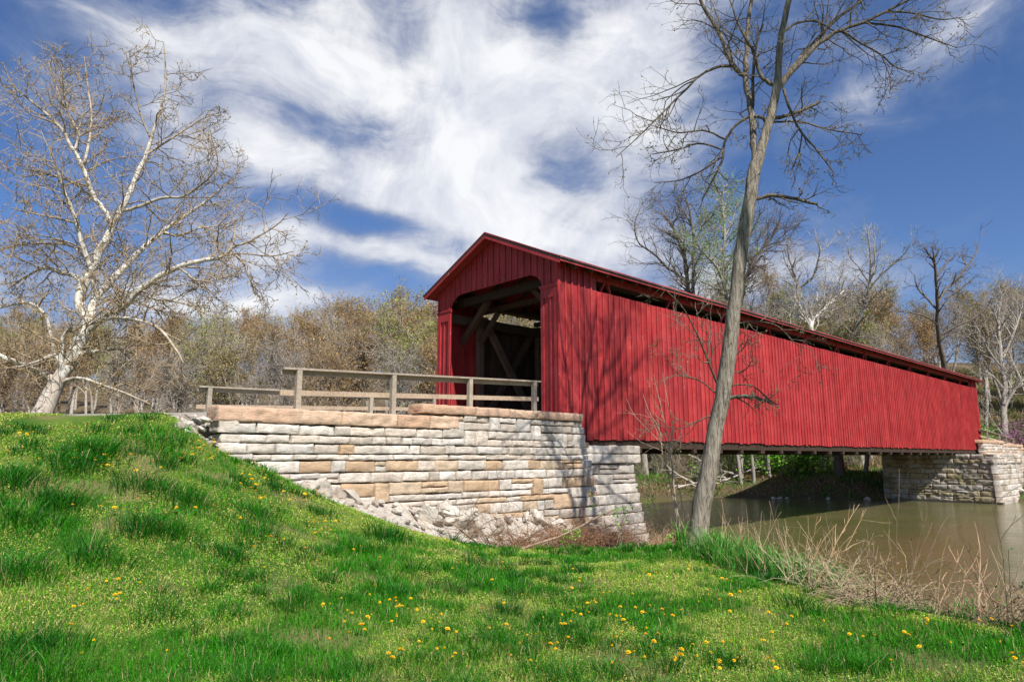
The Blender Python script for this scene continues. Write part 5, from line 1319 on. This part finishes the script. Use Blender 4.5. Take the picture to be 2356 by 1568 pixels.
ln = h*(.25+rs.rand(n)*.75); lx, ly = np.cos(fd)*ln + .10*h, np.sin(fd)*ln
a = rs.rand(n)*6.283; S_ = np.stack([np.cos(a)*w_/2, np.sin(a)*w_/2, 0*w_], 1)
p0 = np.stack([X, Y, Zb-.01], 1); p1 = p0 + np.stack([lx*.25, ly*.25, h*.55], 1); p2 = p0 + np.stack([lx*.65, ly*.65, h*.88], 1); p3 = p0 + np.stack([lx*1.15, ly*1.15, h*(1.02-.35*(ln/h)**2)], 1)
V = np.stack([p0-S_, p0+S_, p1+S_*.9, p1-S_*.9, p2+S_*.7, p2-S_*.7, p3], 1).reshape(-1,3); base = np.arange(n)[:,None]*7
tc_ = np.repeat(np.where(rs.rand(len(cx))[:,None] < .6, DARKG*1.0, MIDG*.85), nb, 0)*(.6+.8*rs.rand(n))[:,None]
tc_[rs.rand(n) < .04] = STRAW*.8
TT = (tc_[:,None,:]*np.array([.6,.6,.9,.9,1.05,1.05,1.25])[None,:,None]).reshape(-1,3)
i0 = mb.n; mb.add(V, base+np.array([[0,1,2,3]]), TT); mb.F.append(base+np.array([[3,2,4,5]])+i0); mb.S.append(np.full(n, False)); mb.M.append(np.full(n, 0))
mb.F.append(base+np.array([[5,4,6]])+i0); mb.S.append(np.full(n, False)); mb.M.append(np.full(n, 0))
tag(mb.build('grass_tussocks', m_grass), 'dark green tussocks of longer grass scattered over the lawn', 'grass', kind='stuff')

# ------------------------------------------------------------------ dandelions: every flower its own thing
m_flower, t, b = mat('dandelion_yellow', .6, .2); t.l.new(t.mix(t.noise(coords(t), 60, 2), (.85,.50,.008,1), (.95,.68,.02,1)), b.inputs['Base Color'])
m_stem, t, b = mat('dandelion_stem', .6, .2); b.inputs['Base Color'].default_value = (.20,.33,.09,1)
def flower(seed, petals=True):
    rs = np.random.RandomState(seed); m = MB(); tb = Tubes()
    c = wander(np.zeros(3), np.array([rs.normal()*.2, rs.normal()*.2, 1]), .075, 4, .1, 0, rs); tb.add(c, [.0022]*4, 4); tb.emit(m, mi=1)
    top = c[-1]; n = 42
    for ring, (rad_, up_, cnt) in enumerate(((.021,.004,20),(.016,.009,14),(.009,.012,9))):
        for k in range(cnt):
            a = 6.283*k/cnt + rs.rand()*.2; d = np.array([math.cos(a), math.sin(a), 0]); s2 = np.array([-d[1], d[0], 0])*.0034
            e = top + d*rad_*(.9+.2*rs.rand()) + Z*up_; i_ = top + Z*.002
            m.add([i_-s2*.5, i_+s2*.5, e+s2, e-s2], [(0,1,2,3)])
    return m.build('dandelion', [m_flower, m_stem])
FL = [flower(200+k) for k in range(4)]; FU = [False]*4
rd = random.Random(19); nr = np.random.RandomState(17)
cand = []
# clusters by picture region: px range, py range, count
REG = [((0,260),(965,1080),24,'near the top of the left slope'),((150,460),(1060,1200),24,'among tussocks on the left slope'),((440,620),(990,1080),30,'beside the left end of the wall'),((560,760),(1075,1170),40,'along the lawn edge under the wall'),
       ((300,760),(1180,1330),34,'in the middle of the slope'),((60,420),(1330,1560),14,'in the near left lawn'),((700,1250),(1230,1400),20,'in the lawn below the brambles'),((740,1300),(1400,1560),60,'in the near middle lawn'),
       ((1300,1700),(1300,1440),40,'in the lawn below the leaning tree'),((1250,1800),(1430,1565),66,'in the near right lawn'),((1750,2350),(1440,1565),22,'in the near right corner')]
for (x0, x1), (y0, y1), cnt, where in REG:
    k = 0; tries = 0
    while k < cnt and tries < cnt*6:
        tries += 1
        cxp, cyp = rd.uniform(x0, x1), rd.uniform(y0, y1); m_ = rd.choice([1,1,1,2,3])
        r__ = ray(cxp, cyp); hit = None; last = None
        for Dq in np.linspace(3.2, 15.5, 90):
            q = r__/r__[1]*Dq
            if q[2] <= hz(q[0], q[1]): hit = q; break
        if hit is None: continue
        for j in range(m_):
            x, y = hit[0]+rd.gauss(0,.09)*(j > 0), hit[1]+rd.gauss(0,.12)*(j > 0)
            ok, z = onlawn(np.array([x]), np.array([y])); 
            if not ok[0]: continue
            i = rd.randrange(4); o = FL[i] if not FU[i] else FL[i].copy()
            if FU[i]: C.objects.link(o)
            FU[i] = True; s_ = rd.choice([.55,.7,.85,1.0,1.2])*rd.uniform(.85,1.1)*(.82 + .06*max(0, hit[1]-5)); o.location = (x, y, float(z[0])); o.scale = (s_, s_, rd.uniform(1.0,1.8)); o.rotation_euler = (rd.uniform(-.3,.3)-.15, rd.uniform(-.3,.3), rd.uniform(0,6.28))
            tag(o, 'yellow dandelion flower '+where, 'flower', 'dandelions '+where); k += 1
            if k >= cnt: break

# ------------------------------------------------------------------ brambles, reeds and dry stems
def bramble(seed, cnt, Rr, H, tint, rmin=.003, rmax=.006, leaf=None, flat=.5, L=1.6):
    rs = np.random.RandomState(seed); tb = Tubes(); tips = []
    for k in range(cnt):
        a = rs.rand()*6.283; p0 = np.array([rs.uniform(-Rr[0],Rr[0]), rs.uniform(-Rr[1],Rr[1]), rs.rand()*H*.25])
        d = np.array([math.cos(a), math.sin(a)*.6, .4+rs.rand()*1.0]); L_ = L*(.4+.8*rs.rand()); n = 9; pts_ = [p0]; d = unit(d)
        for i in range(n-1):
            d = unit(d + np.array([0,0,-.20*flat*1.6]) + rs.normal(size=3)*.14); q = pts_[-1]+d*L_/(n-1); q[2] = max(q[2], .02); pts_.append(q)
        c = np.array(pts_); r_ = np.linspace(rmax, rmin, n)*(.6+.6*rs.rand()); tb.add(c, r_, 3)
        for j in range(3):
            i = rs.randint(2, n-1); dd = unit(perp(unit(c[i]-c[i-1]), rs)+unit(c[i]-c[i-1])*.8); c2 = wander(c[i], dd, L_*.22, 4, .25, .0, rs); tb.add(c2, np.linspace(r_[i]*.6, rmin*.5, 4), 3); tips.append(c2)
    m = MB(); tb.emit(m, tint, smooth=False)
    if leaf: leafbits(m, tips, leaf[0], leaf[1], leaf[2], rs, leaf[3], mi=1)
    return m
def place(m, name, x, y, label, cat, grp=None, mats=None, dz=0, rz_=0):
    o = m.build(name, mats or [m_twig, m_leaf]); o.location = (x, y, hz(x, y)+dz); o.rotation_euler = (0,0,rz_); return tag(o, label, cat, grp)
RED = (1.25,.85,.62); PALE = (1.75,1.6,1.35); TANW = (1.7,1.35,1.0)
rotU = math.atan2(U[1], U[0])
q = P(-2.5,-1.95,0); place(bramble(301, 520, (1.5,.5), .5, RED, .0028,.0055, (1,.03,[(.24,.13,.07),(.30,.18,.09)],.02), L=1.0), 'bramble_thicket', q[0], q[1], 'tangled reddish brown brambles over the rubble at the wall foot', 'bramble', rz_=rotU)
q = P(-.6,-1.7,0); place(bramble(302, 520, (1.3,.5), 1.0, RED, .0028,.0055, (1,.03,[(.24,.13,.07),(.30,.18,.09)],.02), L=1.1), 'bramble_thicket', q[0], q[1], 'taller brown brambles where the wall meets the abutment', 'bramble', rz_=rotU)
q = P(1.6,-2.0,0); place(bramble(303, 420, (1.5,.6), .9, (1.7,1.35,1.05), .0026,.005, (1,.03,[(.30,.20,.11)],.02), L=1.0, flat=.3), 'bramble_thicket', q[0], q[1], 'dry tan stems before the abutment foot', 'bramble', rz_=rotU)
q = P(-4.4,-1.9,0); place(bramble(304, 60, (1.3,.3), .2, (1.0,.85,.72), .004,.009, L=1.9, flat=.25), 'dead_vine', q[0], q[1], 'arching dead grey vines over the pale boulders', 'vine', rz_=rotU)
# fallen limb along the grass edge
tb = Tubes(); rs = np.random.RandomState(8); c = wander(np.array([-1.7,0,.08]), np.array([1,-.05,0]), 3.6, 12, .07, 0, rs); tb.add(c, np.linspace(.035,.02,12), 6)
c = wander(np.array([-1.5,.1,.1]), np.array([-.6,.1,.5]), 1.4, 8, .12, -.02, rs); tb.add(c, np.linspace(.025,.01,8), 5)
m = MB(); tb.emit(m, (1.15,1,.85)); q = P(-3.0,-2.35,0); place(m, 'fallen_limb', q[0], q[1], 'long fallen limb lying along the grass edge below the rubble', 'branch', mats=[m_twig], rz_=rotU-.1, dz=.05)
def hitg(px, py, d0=4, d1=22):
    for k in range(60):
        r__ = ray(px, py + k*3)
        for Dq in np.linspace(d0, 13.2, 160):
            q = r__/r__[1]*Dq
            if q[2] <= hz(q[0], q[1]): return q
    return r__/r__[1]*12
# bare sapling left of the leaning tree
s = Skel(15.2, conv=lambda x, y: ((1540+x*420/1220)*.92031, (880+y*420/1220)*.92031), seed=31, drift=.2)
s.limb([(480,1440,6),(462,1300,6),(450,1180,5.8),(430,1060,5.4),(415,920,5),(402,800,4.2),(398,700,3.8),(410,600,3),(400,480,2.4),(370,330,1.8),(340,150,1.2)], sides=7)
s.limb([(396,705,3),(360,540,2.4),(320,370,2),(270,155,1.2)], sides=5)
s.limb([(396,712,3),(350,650,2.6),(300,530,2.2),(240,430,1.8),(195,300,1.1)], sides=5)
s.limb([(396,716,2.8),(320,650,2.4),(220,550,2),(130,450,1.6),(75,335,1)], sides=5)
s.limb([(400,745,2.4),(300,700,2),(180,650,1.6),(80,570,1)], sides=5)
s.limb([(330,640,2.2),(300,480,1.8),(290,460,1.1)], sides=4)
s.limb([(440,1190,3),(380,880,3.4),(345,760,3),(320,640,2.4),(270,510,1.8),(210,410,1.1)], sides=5)
s.limb([(520,1300,2.6),(470,1050,2.8),(420,880,2.2),(405,800,1.6)], sides=5)
s.L = [(p, np.maximum(r_*.42, .003), sd, q) for (p, r_, sd, q) in s.L]
PRW = [dict(n=lambda L: int(L*1.1), t0=.3, ang=50, L=lambda L, t_: .22*L+.08, wob=.2, up=.05, np=4, sides=3, rmin=.003, rcap=.008), dict(n=1, t0=.3, ang=50, L=lambda L, t_: .4*L, wob=.2, up=.05, np=4, sides=3, rmin=.0025)]
for i, (p, r_, sd, q) in enumerate(s.L):
    if i == 0:
        zg = hz(p[0][0], p[0][1])-.1
        if p[0][2] > zg: s.L[0] = (np.concatenate([[[p[0][0], p[0][1], zg]], p]), np.concatenate([[r_[0]], r_]), sd, [(9e9,9e9)]+q)
m_sap = bark('pale_sapling_bark', (.27,.20,.14), (.44,.36,.27))
tree_from(s, 'sapling', 'bare pale sapling with thin upright stems left of the leaning tree', 'sapling', m_sap, m_sap, PRW, seed=12)
# leafy creeper bits and low vegetation around the tree foot
for (px, py, D, n_, lab) in [(1560,1245,14.2,60,'small leafy green sprigs at the foot of the leaning tree'),(1310,1235,15.4,40,'bright green sprig in front of the brambles'),(1415,1165,16.0,26,'leafy creeper climbing the abutment face'),(1520,1090,16,20,'few green leaves beside the abutment edge')]:
    q = at(px, py, D); rs = np.random.RandomState(px); z0 = hz(q[0], q[1]); m = MB(); tb = Tubes(); tips = []
    Hh = max(.25, q[2]-z0+.15)
    for k in range(max(5, n_//6)):
        c = wander(np.array([rs.normal()*.12, rs.normal()*.08, 0]), np.array([rs.normal()*.25, rs.normal()*.2, 1]), Hh*(.8+.4*rs.rand()), 8, .12, .03, rs); tb.add(c, np.linspace(.006,.002,8), 3); tips.append(c[4:])
    tb.emit(m, smooth=False); leafbits(m, tips, 26, .045, FRESH, rs, .05, mi=1)
    o = m.build('leafy_sprig', [m_twig, m_leaf]); o.location = (q[0], q[1], z0); tag(o, lab, 'plant')
# river bank edge: reeds, dry stems, brambles along the crest from the tree to the right corner
crest = [(3.9,13.4),(3.95,12.2),(4.15,11.2),(4.45,10.2),(4.9,9.3),(5.5,8.5),(6.3,7.7),(7.4,6.9)]
cl = np.array(crest)
def along(f):
    f = f*(len(cl)-1); i = min(int(f), len(cl)-2); return cl[i]*(1-(f-i))+cl[i+1]*(f-i)
# lush reed-like grass
rs = np.random.RandomState(71); mb = MB(); cs = []
for k in range(420):
    f = rs.rand()**1.0*(.50 if k < 300 else .95); p = along(f) + rs.normal(size=2)*np.array([.34,.28]) + np.array([.22,.05]); cs.append(p)
cs = np.array(cs); nb = 34; n = len(cs)*nb
X = np.repeat(cs[:,0], nb)+rs.normal(size=n)*.07; Y = np.repeat(cs[:,1], nb)+rs.normal(size=n)*.07; Zb = hgt(X, Y); h = (.24+.36*rs.rand(n))*np.repeat((.7+.5*rs.rand(len(cs)))*np.where(np.arange(len(cs)) < 300, 1, .55), nb)
fd = rs.rand(n)*6.283; ln = h*(.15+.7*rs.rand(n)); lx, ly = np.cos(fd)*ln, np.sin(fd)*ln; a = rs.rand(n)*6.283; w_ = .012*(.6+.6*rs.rand(n)); S_ = np.stack([np.cos(a)*w_/2, np.sin(a)*w_/2, 0*w_], 1)
p0 = np.stack([X, Y, Zb-.01], 1); p1 = p0 + np.stack([lx*.25, ly*.25, h*.55], 1); p2 = p0 + np.stack([lx*.65, ly*.65, h*.88], 1); p3 = p0 + np.stack([lx*1.15, ly*1.15, h*(1.02-.3*(ln/h)**2)], 1)
V = np.stack([p0-S_, p0+S_, p1+S_*.9, p1-S_*.9, p2+S_*.7, p2-S_*.7, p3], 1).reshape(-1,3); base = np.arange(n)[:,None]*7
tc_ = np.where(rs.rand(n)[:,None] < .6, np.array([.06,.24,.025]), np.array([.12,.34,.05]))*(.6+.8*rs.rand(n))[:,None]; tc_[rs.rand(n) < .08] = STRAW
mb.add(V, base+np.array([[0,1,2,3]]), np.repeat(tc_, 7, 0)); mb.F += [base+np.array([[3,2,4,5]]), base+np.array([[5,4,6]])]; mb.S += [np.full(n, False)]*2; mb.M += [np.full(n, 0)]*2
tag(mb.build('bank_reeds', m_grass), 'lush broad bladed grass along the top of the river bank', 'grass', kind='stuff')
# dry upright stems and dead leaves (uncountable)
mb = MB(); tb = Tubes(); rs = np.random.RandomState(73); tips = []
for k in range(520):
    f = rs.rand(); p = along(f) + rs.normal(size=2)*np.array([.32,.30]) + np.array([.25,.1]); z0 = hz(p[0], p[1])
    tall = rs.rand() < .26; L_ = (.5+.75*rs.rand()) if tall else (.15+.35*rs.rand())
    c = wander(np.array([p[0], p[1], z0]), np.array([rs.normal()*.35, rs.normal()*.35, 1]), L_, 6, .12, -.02, rs); tb.add(c, np.linspace(.0052,.0022,6)*(1 if tall else .7), 3)
    if rs.rand() < .5:
        i = rs.randint(2,5); c2 = wander(c[i], unit(c[i]-c[i-1])+perp(unit(c[i]-c[i-1]), rs)*.7, L_*.35, 4, .15, .02, rs); tb.add(c2, np.linspace(.0024,.0012,4), 3); tips.append(c2)
tb.emit(mb, (1.6,1.45,1.1), smooth=False); leafbits(mb, tips, 1, .03, [(.34,.22,.12)], rs, .02, mi=1)
tag(mb.build('dry_stems', [m_twig, m_leaf]), 'dry straw coloured stems standing along the bank', 'dry stems', kind='stuff')
q = hitg(2020, 1360); place(bramble(311, 115, (.42,.40), .60, (1.6,1.5,1.25), .0024,.005, (1,.03,[(.34,.24,.14)],.02), L=.72), 'bramble_thicket', q[0]+.12, q[1]+.12, 'pale tangled dead brambles on the bank right of the reeds', 'bramble')
q = hitg(1960, 1345); place(bramble(312, 60, (.4,.35), .35, (1.7,1.4,1.1), .0024,.005, (1,.035,[(.10,.22,.04),(.30,.2,.1)],.03), L=.55), 'bramble_thicket', q[0]+.05, q[1]+.1, 'low leafy brambles between the reeds and the pale tangle', 'bramble')
q = hitg(2335, 1430); place(bramble(313, 60, (.45,.3), .5, (1.2,1.0,.85), .0024,.005, (1,.04,[(.10,.22,.04),(.24,.15,.08)],.03), L=.7, flat=.15), 'bramble_thicket', q[0]+.1, q[1]+.15, 'dark upright brambles in the right corner of the bank', 'bramble')
q = hitg(1885, 1350); place(bramble(315, 55, (.45,.3), .5, (1.9,1.95,1.6), .0022,.004, (1,.03,[(.40,.30,.16)],.02), L=.85, flat=.12), 'straw_clump', q[0], q[1], 'clump of pale upright straw in the middle of the bank grass', 'dry grass')
# taller weeds and whips that stand against the water
def whip(px, py, topx, topy, n_, lab, tint, spread=.12, twigs=3, r0=.008, nm='dead_stalk'):
    q = hitg(px, py); rs = np.random.RandomState(int(px*3+topy)); top = at(topx, topy, q[1]); m = MB(); tb = Tubes()
    for k in range(n_):
        o_ = np.array([rs.normal()*spread*.3, rs.normal()*spread*.3, 0]); d = (top-q)+np.array([rs.normal()*spread*2.2, rs.normal()*spread*2.2, 0]); L_ = np.linalg.norm(d)*(1 if k == 0 else .55+.45*rs.rand())
        c = wander(o_, d, L_, 9, .06, 0, rs); r_ = np.linspace(r0*1.25, .003, 9)*(1 if k == 0 else .8); tb.add(c, r_, 4)
        for j in range(twigs):
            i = rs.randint(2, 8); c2 = wander(c[i], unit(c[i]-c[i-1])+perp(unit(c[i]-c[i-1]), rs)*.9, L_*(.12+.18*rs.rand()), 5, .18, .05, rs); tb.add(c2, np.linspace(r_[i]*.7,.0022,5), 3)
    tb.emit(m, tint, smooth=False); o = m.build(nm, [m_twig]); o.location = q; tag(o, lab, 'stalk')
whip(1815,1330,1795,1150,1,'single tall brown stalk standing left in the reeds',(1.3,1.0,.8))
whip(1850,1310,1842,1180,2,'pair of pale tan stalks above the reeds',(1.9,1.5,1.1))
whip(1885,1340,1880,1160,3,'cluster of straw stalks in the middle of the reeds',(2.0,1.6,1.15),.2,6)
whip(1900,1330,1970,1230,3,'grey twiggy stalk leaning right over the water',(1.0,.9,.8),.15,6)
whip(1700,1275,1690,1200,3,'short pale stalks right of the leaning tree',(1.9,1.6,1.2),.3,3)
whip(1760,1300,1752,1195,2,'brown stalk between the leaning tree and the reeds',(1.4,1.1,.9),.15,3)
whip(2030,1370,2033,1255,3,'dark forked weed with upward arms against the water',(.7,.62,.55),.16,7)
whip(2065,1385,2130,1085,7,'tall sheaf of thin dark whips rising before the far pier',(1.0,.85,.75),.26,2,.004)
whip(2150,1400,2185,1250,2,'thick pale dead stem above the bramble tangle',(2.1,1.7,1.35),.1,4,.008)
whip(2255,1430,2290,1190,1,'tall pale thick stem near the right edge',(2.1,1.75,1.4),.05,5,.010)
whip(2290,1435,2345,1290,4,'bundle of bent pale stems at the right edge',(1.9,1.6,1.3),.25,4,.006)
whip(2330,1440,2320,1120,2,'thin dark branching whip at the right edge',(.8,.7,.62),.1,7,.004)
whip(2345,1450,2380,1220,6,'dark upright twigs in the right corner',(.75,.62,.52),.3,5,.004)
# dead leaves on the bank and lawn edge
rs = np.random.RandomState(81); n = 2600; f = rs.rand(n); pp = np.array([along(a) for a in f]) + rs.normal(size=(n,2))*np.array([.40,.35]) + np.array([.05,-.05]); zz_ = hgt(pp[:,0], pp[:,1])+.02+rs.rand(n)*.03
nrm = rs.normal(size=(n,3))*.5+np.array([0,0,1]); nrm /= np.linalg.norm(nrm, axis=1, keepdims=True); ta = np.cross(nrm, rs.normal(size=(n,3))); ta /= np.linalg.norm(ta, axis=1, keepdims=True); tb_ = np.cross(nrm, ta)
s_ = (.012+.022*rs.rand(n))[:,None]; p = np.stack([pp[:,0], pp[:,1], zz_], 1)
V = np.stack([p-ta*s_, p+tb_*s_*.8, p+ta*s_*1.1, p-tb_*s_*.8], 1).reshape(-1,3); T = np.array([(.42,.30,.19),(.30,.19,.11),(.50,.40,.28)])[rs.randint(0,3,n)]*(.7+.5*rs.rand(n))[:,None]
mb = MB(); mb.add(V, np.arange(4*n).reshape(n,4), np.repeat(T,4,0)); tag(mb.build('dead_leaves', m_leaf), 'dry brown leaves scattered along the lawn edge', 'leaf litter', kind='stuff')
# bank undergrowth on the far side and under the left wood
def carpet(name, label, n, fn, tints, size, seed, hscale):
    rs = np.random.RandomState(seed); x, y = fn(rs, n); z = hgt(x, y); k = z > WATER+.05; x, y, z = x[k], y[k], z[k]; n = len(x)
    a = rs.rand(n)*6.283; s_ = size*(.5+rs.rand(n)); h = hscale*(.3+rs.rand(n)); dx, dy = np.cos(a)*s_/2, np.sin(a)*s_/2
    p = np.stack([x, y, z-.03], 1); S_ = np.stack([dx, dy, 0*dx], 1); tp = p+np.stack([rs.normal(size=n)*h*.5, rs.normal(size=n)*h*.5, h], 1)
    V = np.stack([p-S_, p+S_, tp], 1).reshape(-1,3); c = fbm(x*.35, y*.35, 0, 3, seed); T = np.where((c > .5)[:,None] & (rs.rand(n) < .75)[:,None], np.array(tints[1]), np.array(tints[0]))*(.6+.8*rs.rand(n))[:,None]
    mb = MB(); mb.add(V, np.arange(3*n).reshape(n,3), np.repeat(T,3,0)); return tag(mb.build(name, m_leaf), label, 'undergrowth', kind='stuff')
carpet('far_bank_grass', 'rough grass and dry stalks covering the far bank', 60000, lambda rs, n: (rs.uniform(-2, 60, n), rs.uniform(40, 66, n)), [(.26,.20,.10),(.10,.24,.035)], .10, 91, .30)
carpet('hill_undergrowth', 'brown leaf litter and saplings under the trees behind the bridge', 70000, lambda rs, n: (rs.uniform(10, 110, n), rs.uniform(60, 110, n)), [(.24,.17,.10),(.17,.20,.06)], .16, 93, .55)
carpet('wood_undergrowth', 'brown leaf litter and dry stalks under the left wood', 60000, lambda rs, n: (rs.uniform(-55, 6, n), rs.uniform(18, 52, n)), [(.26,.18,.10),(.17,.19,.06)], .09, 92, .34)
for i in range(4):
    if not SHU[i]: bpy.data.objects.remove(SH[i])


byl = {}
for o in list(C.objects):
    if o.get('category') == 'tree' and o.get('group') and o.name.startswith('woodland_tree'): byl.setdefault(o['label'], []).append(o)
for lab, L in byl.items():
    if len(L) == 1: continue
    L.sort(key=lambda o: o.location.x/o.location.y)
    nm_ = ['left', 'right'] if len(L) == 2 else ['leftmost'] + ['middle']*(len(L)-2) + ['rightmost']
    for o, q_ in zip(L, nm_):
        nl = q_+' '+lab
        if len(nl.split()) > 16: nl = nl.replace(' budding', '')
        if len(nl.split()) > 16: nl = nl.replace(' the', '', 1)
        o['label'] = nl
